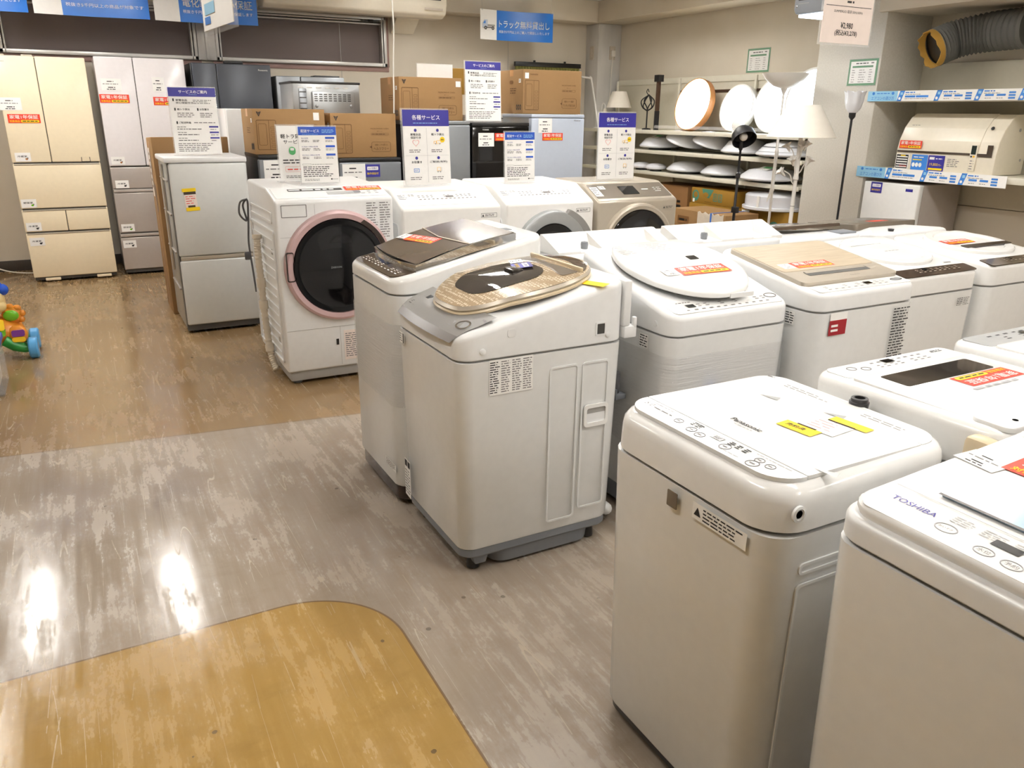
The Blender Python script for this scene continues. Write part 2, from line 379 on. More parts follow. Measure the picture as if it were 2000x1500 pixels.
# windows
def window(n, x0, x1):
    w = bpy.data.objects.new('window_%d' % n, None); COL.objects.link(w); w['kind'] = 'structure'; w.location = (0, 0, 0)
    f = B(); y0, y1 = YW-.05, YW+.04
    f.box((x0, y0, SILL), (x1, y1, SILL+.035), 'alu', .004); f.box((x0, y0, HEAD-.03), (x1, y1, HEAD), 'alu', .004)
    for k, z in enumerate((HEAD-.05, HEAD-.075)): f.box((x0, y0+.02*k+.01, z), (x1, y1, z+.015), 'alu', .003)
    for xa, xb in ((x0, x0+.03), (x0+.04, x0+.055), (x1-.03, x1), (x1-.055, x1-.04)): f.box((xa, y0, SILL), (xb, y1, HEAD), 'alu', .004)
    f.build('frame', w)
    B().box((x0+.02, YW+.03, SILL), (x1-.02, YW+.045, HEAD), 'glass').build('pane', w)
    B().box((x0+.02, YW+.06, SILL), (x1-.02, YW+.08, HEAD), 'blind').build('shutter', w)
    g = B().box((x0-.03, YW-.012, SILL-.05), (x1+.03, YW-.001, SILL-.003), 'brown_trim', .003)
    if n == 2: g.box((x1+.002, YW-.012, SILL-.003), (x1+.035, YW-.001, HEAD), 'brown_trim', .003)
    g.build('surround', w)
    if n == 2:
        B().box((x1-.20, YW-.062, HEAD-.055), (x1-.14, YW-.05, HEAD-.03), 'dark_plastic', .004).box((x1-.28, YW-.058, HEAD-.05), (x1-.07, YW-.05, HEAD-.04), 'dark_plastic').build('latch', w)
window(1, -.46, 1.19); window(2, 1.36, 3.12); window(3, -2.4, -.56)
mb = B()
for xa, xb in ((1.19, 1.36), (-.56, -.46)):
    mb.box((xa+.002, YW-.06, SILL), (xb-.002, YW+.05, HEAD), 'alu', .005)
    mb.box(((xa+xb)/2-.012, YW-.075, SILL), ((xa+xb)/2+.012, YW-.06, HEAD), 'alu', .003)
struct(mb, 'trim_4')
# ceiling lights
def ceiling_light(i, x, y, along, label):
    t = thing('ceiling_light', label, 'light', (x, y, CEIL), 0 if along == 'y' else 90, 'fluorescent ceiling lights')
    B().prism([(-.62, -.001), (.62, -.001), (.62, -.05), (-.62, -.05)], -.12, .12, 'lamp_white', .006).build('housing', t)
    for s in (-1, 1):
        B().box((s*.118-.004, -.62, -.125), (s*.118+.004, .62, -.045), 'lamp_white', .002).build('added_side_baffle', t)  # unseen plates added to cut the tubes' sideways light
        B().tube([(s*.045, -.59, -.068), (s*.045, .59, -.068)], .016, 'tube', 10).build('tube', t)
for x, y in ((1.9, -1.6), (3.9, -1.6), (1.7, .6), (3.7, .6), (1.9, 2.6), (3.9, 2.6), (1.9, 4.6), (3.9, 4.6), (.25, 6.75), (3.0, 6.9), (4.7, 6.5), (-1.2, 5.4), (-.85, 7.0), (-.2, 1.6)):  # left fixture nearest the windows is added to brighten the cream refrigerator
    ceiling_light(0, x, y, 'y', 'white twin tube fluorescent light on the ceiling over the sales floor')

# ---------------------------------------------------------------- stickers and paper
def warranty(w, xf, pid='warranty_sticker', parent=None, card=0):
    b = B(); h = w*.30
    b.rect(-w/2, w/2, -h/2, h/2, .0008, 'red', xf)
    b.text('家電1年保証', 0, h*.19, 'white_bright', h=h*.44, w=w*.88, z=.0014, bold=.03, xf=xf)
    b.text('対象商品', -w*.30, -h*.29, 'yellow', h=h*.24, w=w*.31, z=.0014, bold=.03, xf=xf)
    b.flat(rrect(-w*.11, w*.46, -h*.43, -h*.15, h*.13), .0014, 'yellow', xf); b.lines(-w*.06, w*.44, -h*.38, -h*.2, 1, 'ink', .0019, xf, .5, 3)
    o = b.build(pid, parent)
    if card: price_card(card, card*.8, xf @ Matrix.Translation((-w/2-card*.55, h*.05, 0)), parent)
    return o
def price_card(w, h, xf, parent, name='price_card', txt=True):
    b = B(); b.rect(-w/2, w/2, -h/2, h/2, .0006, 'paper', xf)
    b.lines(-w*.2, w*.2, h*.18, h*.34, 1, 'ink', .001, xf, .4, 5); b.lines(-w*.42, w*.42, -h*.02, h*.12, 1, 'ink_soft', .001, xf, .4, 7)
    b.lines(-w*.18, w*.2, -h*.3, -h*.16, 1, 'ink', .001, xf, .5, 8); b.lines(-w*.25, w*.25, -h*.44, -h*.32, 1, 'ink', .001, xf, .5, 9)
    return b.build(name, parent)
def six_month(w, xf, parent):
    b = B(); h = w*.8
    b.rect(-w/2, w/2, -h/2, h/2, .0008, 'navy', xf); b.flat(rrect(-w*.38, w*.38, h*.05, h*.33, h*.05), .0012, 'paper', xf)
    b.text('6ヶ月間の', 0, h*.19, 'navy', w=w*.6, z=.0016, bold=.02, xf=xf); b.text('動作保証付', 0, -h*.22, 'yellow', w=w*.78, z=.0014, bold=.02, xf=xf)
    return b.build('guarantee_sticker', parent)
def room_label(txt, w, xf, parent, pic=0):
    b = B(); h = w*.62
    b.rect(-w/2, w/2, -h/2, h/2, .0008, 'paper', xf); b.text(txt, -w*.04, h*.08, 'ink', w=w*.62, h=h*.22, z=.0013, bold=.03, xf=xf)
    k = ('wood', 'ink', 'toy_lime')[pic]; b.flat(ell(w*.22, -h*.22, w*.09, h*.12, 10), .0012, k, xf); b.flat(ell(w*.3, -h*.12, w*.04, h*.09, 8), .0013, 'ink_soft', xf)
    return b.build('compartment_label', parent)
def used_tag(w, h, xf, parent, name='used_tag'):
    b = B(); b.rect(-w/2, w/2, -h/2, h/2, .0008, 'paper_pink', xf); b.rect(-w*.6, w*.55, h*.38, h*.55, .0012, 'yellow', xf); b.rect(-w*.5, w*.65, -h*.58, -h*.4, .0012, 'yellow', xf)
    b.rect(-w*.5, w*.5, h*.24, h*.38, .0012, 'brown_gloss', xf); b.lines(-w*.4, w*.4, -h*.25, h*.2, 4, 'red', .0013, xf, .3, 4); b.rect(-w*.3, w*.3, -h*.4, -h*.3, .0012, 'brown_gloss', xf)
    return b.build(name, parent)
def rating(w, h, n, xf, parent, name='rating_label', seed=2, cols=2, paper=True):
    b = B()
    if paper: b.rect(-w/2, w/2, -h/2, h/2, .0006, 'paper', xf)
    for c in range(cols):
        x0 = -w/2+w*(c+.06)/cols; x1 = -w/2+w*(c+.94)/cols
        b.lines(x0, x1, -h*.46, h*.46, n, 'ink_soft' if c else 'ink', .001, xf, .4, seed+c)
    return b.build(name, parent)

# ---------------------------------------------------------------- top-loading washers (local: front faces -y, x to the viewer's right)
def bowed(pts, w, d, bow): return [(x, y-bow*max(0, 1-(2*x/w)**2)*max(0, 1-y/d)**3) for x, y in pts]
def flin(pairs):
    def f(y):
        if y <= pairs[0][0]: return pairs[0][1]
        for (a, za), (b, zb) in zip(pairs, pairs[1:]):
            if y <= b: return za+(zb-za)*(y-a)/(b-a)
        return pairs[-1][1]
    return f
def on_top(f, x, y, lift=.0):
    dz = (f(y+.01)-f(y-.01))/.02
    return plane((x, y, f(y)+lift), (1, 0, 0), (0, 1, dz))
def cabinet(t, w, d, seam, r=.05, bow=.0, bh=.05, base='grey_plastic', inset=.008, taper=.0, mat='white_steel', bz=.022):
    out = lambda i, z: [(x, y, z) for x, y in bowed(rrect(-w/2+i, w/2-i, i, d-i, r), w, d, bow)]
    B().loft([out(taper+.004, bh+.012), out(taper, bh+.022), out(0, seam-.006)], mat).build('cabinet', t)
    B().loft([out(inset+taper+.006, bz), out(inset+taper, bz+.008), out(inset+taper, bh+.011)], base).build('base', t)
    for sx in (-1, 1):
        for y in (.07, d-.07):
            B().lathe([(.016, 0), (.022, .003), (.022, .012), (.018, bz)], 'dark_plastic', 14, Matrix.Translation((sx*(w/2-.07), y, 0))).build('foot', t)
def cover(t, w, d, r, z0, f, bev, mat='white_plastic', bow=0, name='top_cover', lip=.0):
    def ringp(i, dz, hi=None):
        return [(x, y, (f(y)+dz) if hi is None else hi) for x, y in bowed(rrect(-w/2+i, w/2-i, i, d-i, max(.012, r-i*.6), 6), w, d, bow)]
    rings = [ringp(.004, 0, z0), ringp(-lip, 0, z0+.004), ringp(0, -bev)]
    for k in range(1, 5):
        a = math.radians(90*k/4); rings.append(ringp(bev*(1-math.cos(a)), -bev*(1-math.sin(a))))
    for sc in (.85, .7, .5, .3, .12):
        rings.append([(x*sc, d/2+(y-d/2)*sc, f(d/2+(y-d/2)*sc)) for x, y, _ in ringp(bev, 0)])
    b = B().loft(rings, mat, False, True)
    b.loft([ringp(.012, 0, z0-.006), ringp(.012, 0, z0+.002)], 'seam_grey', False, False)
    return b.build(name, t)
def panel_print(b, xf, x0, x1, y0, y1, n, mat='ink_soft', seed=1, disp=None, knob=None, dm='black_gloss'):
    rnd = random.Random(seed)
    for i in range(n):
        x = x0+(x1-x0)*(i+.5)/n; w = (x1-x0)/n*.55
        b.lines(x-w/2, x+w/2, y0, y0+(y1-y0)*.3, 1, mat, .0012, xf, .45, seed+i)
        if rnd.random() < .8: b.lines(x-w/2, x+w/2, y0+(y1-y0)*.45, y1, 2, mat, .0012, xf, .35, seed+3*i)
    if disp: b.rect(disp[0]-.018, disp[0]+.018, disp[1]-.011, disp[1]+.011, .0016, dm, xf)
    if knob: b.ring(ell(knob[0], knob[1], knob[2], knob[2]*.62, 28), ell(knob[0], knob[1], knob[2]*.86, knob[2]*.5, 28), .0005, .002, 'ink_soft', xf)
def side_rects(b, w, rects, mat, side=1):
    xf = plane((side*w/2, 0, 0), *(RIGHT if side > 0 else LEFT))
    for y0, y1, z0, z1 in rects:
        if side < 0: y0, y1 = -y1, -y0
        o = rrect(y0, y1, z0, z1, .012); i = rrect(y0+.006, y1-.006, z0+.006, z1-.006, .009); b.ring(o, i, -.001, .0022, mat, xf)

def mesh_lid_material():
    m = bpy.data.materials.new('mesh_lid'); m.use_nodes = True; nt = m.node_tree; p = nt.nodes['Principled BSDF']
    tc = nt.nodes.new('ShaderNodeTexCoord'); v = nt.nodes.new('ShaderNodeTexVoronoi'); v.inputs['Scale'].default_value = 85; v.inputs['Randomness'].default_value = .25
    r = nt.nodes.new('ShaderNodeValToRGB'); r.color_ramp.elements[0].position = .32; r.color_ramp.elements[1].position = .42
    r.color_ramp.elements[0].color = (*lin((230, 214, 188)), 1); r.color_ramp.elements[1].color = (*lin((168, 146, 116)), 1)
    nt.links.new(tc.outputs['Object'], v.inputs['Vector']); nt.links.new(v.outputs['Distance'], r.inputs['Fac']); nt.links.new(r.outputs['Color'], p.inputs['Base Color'])
    p.inputs['Roughness'].default_value = .22; p.inputs['Coat Weight'].default_value = .7; p.inputs['Coat Roughness'].default_value = .04
    MATS['mesh_lid'] = m
mesh_lid_material()
def film_material():
    m = bpy.data.materials.new('wrap_film'); m.use_nodes = True; nt = m.node_tree; p = nt.nodes['Principled BSDF']
    p.inputs['Base Color'].default_value = (.8, .8, .8, 1); p.inputs['Roughness'].default_value = .1; p.inputs['Alpha'].default_value = .28
    tc = nt.nodes.new('ShaderNodeTexCoord'); mp = nt.nodes.new('ShaderNodeMapping'); mp.inputs['Scale'].default_value = (2, 2, 60)
    n = nt.nodes.new('ShaderNodeTexNoise'); n.inputs['Scale'].default_value = 2; n.inputs['Distortion'].default_value = 1.2
    bp = nt.nodes.new('ShaderNodeBump'); bp.inputs['Strength'].default_value = .9; bp.inputs['Distance'].default_value = .012
    nt.links.new(tc.outputs['Object'], mp.inputs['Vector']); nt.links.new(mp.outputs[0], n.inputs['Vector']); nt.links.new(n.outputs['Fac'], bp.inputs['Height']); nt.links.new(bp.outputs[0], p.inputs['Normal'])
    MATS['wrap_film'] = m
film_material()
def wrap(t, w, d, r, bow, z0, z1):
    ring = lambda i, z: [(x, y, z) for x, y in bowed(rrect(-w/2+i, w/2-i, i, d-i, r), w, d, bow)]
    B().loft([ring(-.003, z0), ring(-.004, z0+(z1-z0)*.4), ring(-.003, z1)], 'wrap_film', False, False).build('stretch_film', t)

WG = 'top loading washers on the sales floor'
def washer_glass_lid():
    w, d = .525, .62
    t = thing('washing_machine', 'white top loading washer with brown smoked glass folding lid and red sticker', 'washing machine', (.925, 2.862, 0), -90, WG)
    cabinet(t, w, d, .85, .06, .02, .075, 'brown_dark')
    f = flin([(0, .905), (.12, .925), (.60, 1.035)])
    cover(t, w, d, .06, .85, f, .022, 'white_gloss', .02)
    xf = on_top(f, 0, .065, .001)
    b = B(); b.poly(bowed(rrect(-.225, .225, -.052, .05, .03), .5, .6, .012), -.004, .003, 'brown_gloss', xf)
    panel_print(b, xf @ Matrix.Translation((0, 0, .003)), -.20, .20, -.035, -.005, 11, 'paper', 4, (.0, .008), None, 'black_gloss')
    b.build('control_panel', t)
    g = B(); y0, y1, hw = .095, .505, .232
    def lift(y): return f(y)+.030+.012*math.sin(PI*(y-y0)/(y1-y0))
    n = 10; ys = [y0+(y1-y0)*i/n for i in range(n+1)]
    ob = lambda x, y: y-.02*(1-(x/hw)**2)*max(0, 1-(y-y0)/.3)
    xs = [-hw+2*hw*i/8 for i in range(9)]
    def sheet(dz, inset, mat):
        vs = [(x*(1-inset), ob(x, y)+(inset*.3 if j == 0 else -inset*.2 if j == n else 0), lift(y)+dz) for j, y in enumerate(ys) for x in xs]
        fs = [(j*9+i, j*9+i+1, (j+1)*9+i+1, (j+1)*9+i) for j in range(n) for i in range(8)]; g.add(vs, fs, mat)
    sheet(0, .03, 'lid_brown')
    g.build('lid_glass', t)
    c = B()
    outl = [(x, ob(x, ys[0])) for x in xs]+[(hw, y) for y in ys[1:]]+[(x, y1) for x in xs[::-1]][1:]+[(-hw, y) for y in ys[::-1]][1:-1]
    c.loft([[(x, y, lift(y)-.034) for x, y in outl], [(x, y, lift(y)-.003) for x, y in outl], [(x*.972, .3+(y-.3)*.965, lift(y)-.001) for x, y in outl]], 'chrome', False, False)
    c.loft([[(x*.98, .3+(y-.3)*.98, lift(y)-.033) for x, y in outl], [(x*.98, .3+(y-.3)*.98, lift(y)-.004) for x, y in outl]], 'black', False, False)
    c.build('lid_frame', t)
    h = B(); h.tube([(-.23, .31, lift(.31)+.002), (.0, .285, lift(.29)+.0025), (.23, .31, lift(.31)+.002)], .0022, 'beige_lid', 6).build('lid_fold', t)
    B().box((-.12, .505, f(.52)-.004), (.12, .58, f(.56)+.006), 'white_plastic', .004).box((.05, .52, f(.56)), (.10, .56, f(.56)+.009), 'grey_plastic', .003).build('rear_deck', t)
    warranty(.20, plane((-.05, .235, lift(.235)+.003), (.97, .2, .04), (-.2, .95, .25)), parent=t, card=.06)
    wrap(t, w, d, .06, .02, .42, .74)
    xf = plane((.17, -.009, .16), *FRONT); rating(.12, .03, 4, xf, t, 'rating_label', 3, 1)
washer_glass_lid()

def washer_mesh_lid():
    w, d = .535, .605
    t = thing('washing_machine', 'white washer with oval beige mesh lid and rating label on its side', 'washing machine', (.925, 2.31, 0), -90, WG)
    cabinet(t, w, d, .757, .045, .02, .085, 'grey_plastic', .004, .012, bz=.062)
    f = flin([(0, .832), (.2, .902), (.5, .948), (.605, .962)])
    cover(t, w, d, .05, .757, f, .022, 'white_plastic', .02)
    # grey panel along the front edge
    b = B(); ys = [-.012+.145*i/6 for i in range(7)]; xs = [-1+2*i/12 for i in range(13)]; hwf = lambda j: (.222, .232, .240, .246, .250, .250, .250)[j]
    bw = lambda x, y: y-.018*(1-(x/.27)**2)*max(0, 1-y/.6)**3
    vs = [(x*hwf(j), bw(x*hwf(j), y)+(.003 if j == 0 else 0), f(y)+.003-(.022 if j == 0 else .007 if j == 1 else 0)) for j, y in enumerate(ys) for x in xs]
    b.add(vs, [(j*13+i, j*13+i+1, (j+1)*13+i+1, (j+1)*13+i) for j in range(1, 6) for i in range(12)], 'silver_panel'); b.add(vs, [(i, i+1, 14+i, 13+i) for i in range(12)], 'panel_lip')
    xf = on_top(f, 0, .055, .004)
    panel_print(b, xf, -.22, .12, -.035, -.012, 9, 'ink', 8, (-.16, .03)); b.lines(.0, .2, .004, .03, 2, 'ink', .001, xf, .3, 4)
    b.ring(ell(.19, -.008, .034, .024, 28), ell(.19, -.008, .027, .018, 28), .0, .003, 'chrome', xf); b.flat(ell(.19, -.008, .026, .017, 24), .0015, 'steel_light', xf)
    for x in (.06, .095, .13): b.poly(rrect(x-.012, x+.012, -.034, -.008, .003), 0, .0025, 'steel_light', xf)
    b.text('9.0kg', .235, .045, 'ink_soft', w=.028, z=.001, xf=xf)
    b.build('control_panel', t)
    # oval lid
    cx, cy, rx, ry = 0, .318, .226, .262
    def sup(k, n=60, p=2.35):
        out = []
        for i in range(n):
            a = 2*PI*i/n; c, s = math.cos(a), math.sin(a)
            out.append((cx+k*rx*math.copysign(abs(c)**(2/p), c), cy+k*ry*math.copysign(abs(s)**(2/p), s)))
        return out
    fl = lambda y: f(max(y, .07))-.004
    R_ = lambda k, dz: [(x, y, fl(y)+dz) for x, y in sup(k)]
    B().loft([R_(1.0, .004), R_(1.015, .012), R_(.995, .017)], 'lid_beige', False, False).loft([R_(.995, .018), R_(1.01, .024), R_(.985, .034)], 'champagne', False, False).build('lid_rim', t)
    cap = lambda dz: (lambda x, y: fl(y)+dz-.016*(((x-cx)/rx)**2+((y-cy)/ry)**2))
    hz_ = cap(.051)
    B().loft([[(x, y, hz_(x, y)) for x, y in sup(k)] for k in (.985, .88, .74, .58, .4, .2)], 'mesh_lid', False, True).build('lid', t)
    def inlay(pts, mat, name, dz=.0015):
        c0 = sum(p[0] for p in pts)/len(pts); c1 = sum(p[1] for p in pts)/len(pts)
        return B().loft([[(c0+(x-c0)*k, c1+(y-c1)*k, hz_(c0+(x-c0)*k, c1+(y-c1)*k)+dz) for x, y in pts] for k in (1, .8, .6, .4, .2)], mat, False, True).build(name, t)
    inlay(rrect(-.132, .132, .13, .405, .10, 8), 'smoke_glass', 'lid_window')
    inlay(rrect(-.165, .165, .412, .478, .01), 'champagne_dark', 'rear_plate')
    inlay(clip_y(sup(.95), .497, .6), 'brown_gloss', 'rear_window')
    B().box((-.17, .482, fl(.48)+.036), (.17, .494, fl(.49)+.05), 'lid_beige', .004).build('hinge_rib', t)
    B().box((-.03, .30, hz_(0, .3)+.001), (.03, .345, hz_(0, .34)+.006), 'smoke_glass', .004).build('lid_handle', t)
    six_month(.085, plane((-.02, .365, hz_(0, .365)+.004), (.94, -.34, 0), (.34, .94, .12)), t)
    price_card(.06, .045, plane((-.10, .385, hz_(-.1, .385)+.004), (.94, -.34, 0), (.34, .94, .12)), t)
    yt = B(); yt.rect(-.05, .05, -.018, .018, .001, 'yellow', on_top(f, .228, .50, .001) @ Matrix.Rotation(.3, 4, 'Z')); yt.build('yellow_tape', t)
    # right-hand side
    xf = plane((w/2, 0, 0), *RIGHT)
    for r_ in ((.315, .425, .14, .70), (.44, .545, .165, .70)): sd = B(); side_rects(sd, w, [r_], 'white_steel'); sd.build('side_panel', t)
    hp = B(); o = rrect(.452, .548, .468, .548, .014); i = rrect(.462, .538, .482, .535, .008)
    hp.ring(o, i, -.001, .006, 'white_bright', xf); hp.rect(.46, .54, .48, .537, .0005, 'white_plastic', xf); hp.rect(.462, .538, .515, .535, .001, 'seam_grey', xf)
    hp.build('side_handle', t)
    rating(.155, .115, 14, plane((w/2, .175, .696), *RIGHT), t, 'rating_label', 5, 4)
    for y, z in ((.075, .785), (.535, .785)): B().lathe([(.010, -.002), (.010, .003), (.007, .004)], 'white_plastic', 14, xf @ Matrix.Translation((y, z, 0))).build('screw_cap', t)
    cp = B()
    cp.ring(rrect(.485, .525, .785, .83, .003), rrect(.49, .52, .79, .825, .002), -.001, .003, 'white_plastic', xf); cp.rect(.49, .52, .79, .825, .0005, 'seam_dark', xf)
    cp.build('vent_opening', t); B().poly(rrect(.16, .19, .82, .845, .008), -.001, .002, 'white_plastic', xf).build('side_clip', t)
    # rear cover lug, skirt, drain hose
    B().box((-.2, d-.004, .80), (w/2-.008, d+.026, .955), 'white_plastic', .006).box((.19, d, .76), (w/2-.004, d+.05, .80), 'white_plastic', .004).box((w/2-.02, d+.036, .79), (w/2-.004, d+.05, .83), 'white_plastic', .004).build('rear_cover', t)
    sk = B(); sk.loft([[(x, y, .012) for x, y in rrect(-.15, .235, .13, .53, .06)], [(x, y, .08) for x, y in rrect(-.16, .245, .11, .53, .06)]], 'grey_plastic'); sk.build('drain_pan', t)
    for x in (-.2, .2): B().prism([(.04, .09), (.12, .09), (.10, .03), (.06, .03)], x-.04, x+.04, 'grey_plastic', .006).build('foot_bracket', t)
    hz = B(); pts = [(.15, d-.06, .075), (.15, d+.02, .07), (.13, d+.06, .045), (.05, d+.075, .03), (-.1, d+.08, .028)]
    q = spl(pts, 14); hz.tube(q, [.024 if i % 2 else .020 for i in range(len(q))], 'hose_white', 12); hz.build('drain_hose', t)
    lb = B(); x2 = plane((-.185, -.012, .185), (1, -.035, 0), (0, 0, 1)); lb.rect(-.03, .03, -.075, .075, .001, 'paper', x2); lb.rect(-.027, -.003, .045, .07, .0016, 'ink', x2); lb.rect(.003, .027, .045, .07, .0016, 'ink', x2); lb.lines(-.026, .026, -.065, .035, 9, 'ink_soft', .0016, x2, .35, 3); lb.build('caution_label', t)
    x3 = plane((-.19, -.012, .725), (1, -.035, 0), (0, 0, 1)); lb = B(); lb.rect(-.03, .02, -.02, .02, .001, 'paper', x3); lb.lines(-.028, -.0, -.016, .016, 4, 'ink_soft', .0015, x3); lb.rect(.005, .015, -.018, .018, .0015, 'ink', x3); lb.build('model_label', t)
washer_mesh_lid()

def washer_flat_white():
    w, d = .515, .50
    t = thing('washing_machine', 'small white washer with plain flat lid, yellow tape and grey square on front', 'washing machine', (1.0, 1.113, 0), -90, WG)
    cabinet(t, w, d, .752, .055, .012, .035, 'dark_plastic', .006, .012)
    f = flin([(0, .845), (d, .855)])
    cover(t, w, d, .075, .752, f, .035, 'white_gloss', .012, lip=.002)
    top = .848
    # flat top sheet with a lid let into it
    outl = bowed(rrect(-w/2+.022, w/2-.022, .022, d-.02, .06, 8), w, d, .01)
    pl = B(); pl.poly(clip_y(outl, 0, .0855), top-.004, top+.0045, 'panel_white')
    xf = plane((0, 0, top+.0045))
    B_ = pl
    B_.text('5.0', -.195, .062, 'ink_soft', w=.026, z=.001, xf=xf); B_.lines(-.175, -.10, .053, .062, 1, 'ink_soft', .001, xf, .4, 5); B_.lines(-.2, -.1, .073, .08, 1, 'ink_pale', .001, xf, .4, 6)
    for x, y, r in ((-.085, .053, .011), (-.035, .045, .012), (-.005, .041, .012), (.065, .045, .013), (.145, .058, .0105), (.175, .055, .0105), (.148, .036, .014)):
        B_.ring(ell(x, y, r, r, 24), ell(x, y, r*.88, r*.88, 24), .0002, .001, 'ink_soft', xf); B_.lines(x-r*.5, x+r*.5, y-r*.3, y+r*.3, 1, 'ink_soft', .001, xf, .5, 3)
    B_.rect(.008, .04, .054, .07, .0012, 'lcd', xf); B_.text('88', .024, .062, 'ink_pale', h=.012, z=.0018, xf=xf)
    for i, (x, y) in enumerate(((.055, .062), (.075, .062), (.095, .062), (-.06, .066), (-.045, .066))):
        B_.lines(x, x+.016, y-.006, y+.014, 3, 'ink', .0012, xf, .5, 9+i)
    B_.lines(.06, .12, .028, .034, 1, 'ink_pale', .001, xf, .4, 3); B_.lines(.12, .215, .073, .079, 1, 'ink_pale', .001, xf, .4, 4)
    pl.build('control_panel', t)
    ld = B(); ld.poly(rrect(-w/2+.022, w/2-.022, .0875, .405, .003), top-.002, top+.0052, 'white_gloss')
    x4 = plane((0, 0, top+.0056)); ld.text('Panasonic', .0, .165, 'ink', w=.085, z=.001, bold=.02, xf=x4); ld.lines(-.02, .035, .145, .152, 1, 'ink_pale', .001, x4, .4, 4)
    for x, y, s in ((-.13, .33, 1), (.215, .12, 1), (.02, .37, .6)): ld.flat([(x, y), (x+.05, y+.006), (x+.042, y+.026)], .0008, 'grey_film', x4)
    ld.build('lid', t)
    rd = B(); rd.poly(clip_y(outl, .4075, 1), top-.002, top+.005, 'panel_white')
    x5 = plane((0, 0, top+.005))
    rd.lines(-.15, -.02, .425, .468, 4, 'ink_soft', .001, x5, .3, 5); rd.lines(.07, .20, .425, .468, 4, 'ink_soft', .001, x5, .3, 6); rd.lines(-.225, -.19, .45, .458, 1, 'ink_soft', .001, x5, .6, 3)
    rd.build('rear_deck', t)
    it = B(); it.lathe([(.020, -.01), (.022, .012), (.019, .013), (.019, .020), (.017, .021), (.012, .021), (.011, .012)], 'dark_plastic', 20, Matrix.Translation((.02, .487, top))); it.lathe([(.0, .013), (.011, .013)], 'beige_lid', 16, Matrix.Translation((.02, .487, top))); it.build('water_inlet', t)
    x6 = plane((.08, .315, top+.0062)) @ Matrix.Rotation(.1, 4, 'Z')
    tp = B(); tp.rect(-.065, .02, -.085, -.045, .001, 'yellow', x6); tp.rect(-.02, .07, .03, .06, .001, 'yellow', x6); tp.rect(-.04, .045, -.047, .035, .0006, 'paper', x6); tp.rect(-.018, .045, .026, .032, .0014, 'brown_gloss', x6); tp.rect(-.04, .005, -.048, -.042, .0014, 'brown_gloss', x6)
    tp.lines(-.03, .03, -.035, .02, 4, 'pink_soft', .0012, x6, .25, 6)
    tp.text('売約済', -.03, -.064, 'ink', w=.045, z=.0016, bold=.01, xf=x6) ; tp.build('yellow_tape', t)
    x7 = plane((-.01, -.0125, .716), *FRONT)
    bd = B(); bd.poly(rrect(-.0155, .0155, -.018, .018, .002), 0, .0015, 'champagne_dark', x7); bd.build('front_badge', t)
    x8 = plane((.125, -.0095, .728), *FRONT)
    wl = B(); wl.rect(-.075, .075, -.024, .012, .0008, 'paper', x8); wl.flat([(-.07, -.015), (-.05, -.015), (-.06, .004)], .0013, 'ink', x8); wl.lines(-.044, .072, -.021, .009, 4, 'ink', .0013, x8, .4, 4); wl.build('warning_label', t)
    xf = plane((w/2, 0, 0), *RIGHT)
    sc = B(); sc.lathe([(.016, -.003), (.016, .002), (.011, .003), (.010, -.001)], 'white_plastic', 18, xf @ Matrix.Translation((.05, .795, 0))); sc.lathe([(.0, .0015), (.008, .0015)], 'ink_soft', 12, xf @ Matrix.Translation((.05, .795, 0))); sc.build('screw_cap', t); B().rect(.27, .285, .775, .80, .001, 'ink_soft', xf).build('side_slot', t)
    for r_, sg in (((.07, .43, .08, .64), 1), ((.07, .43, .66, .685), 1), ((.07, .43, .08, .64), -1)): sd = B(); side_rects(sd, w, [r_], 'white_steel', sg); sd.build('side_panel', t)
washer_flat_white()

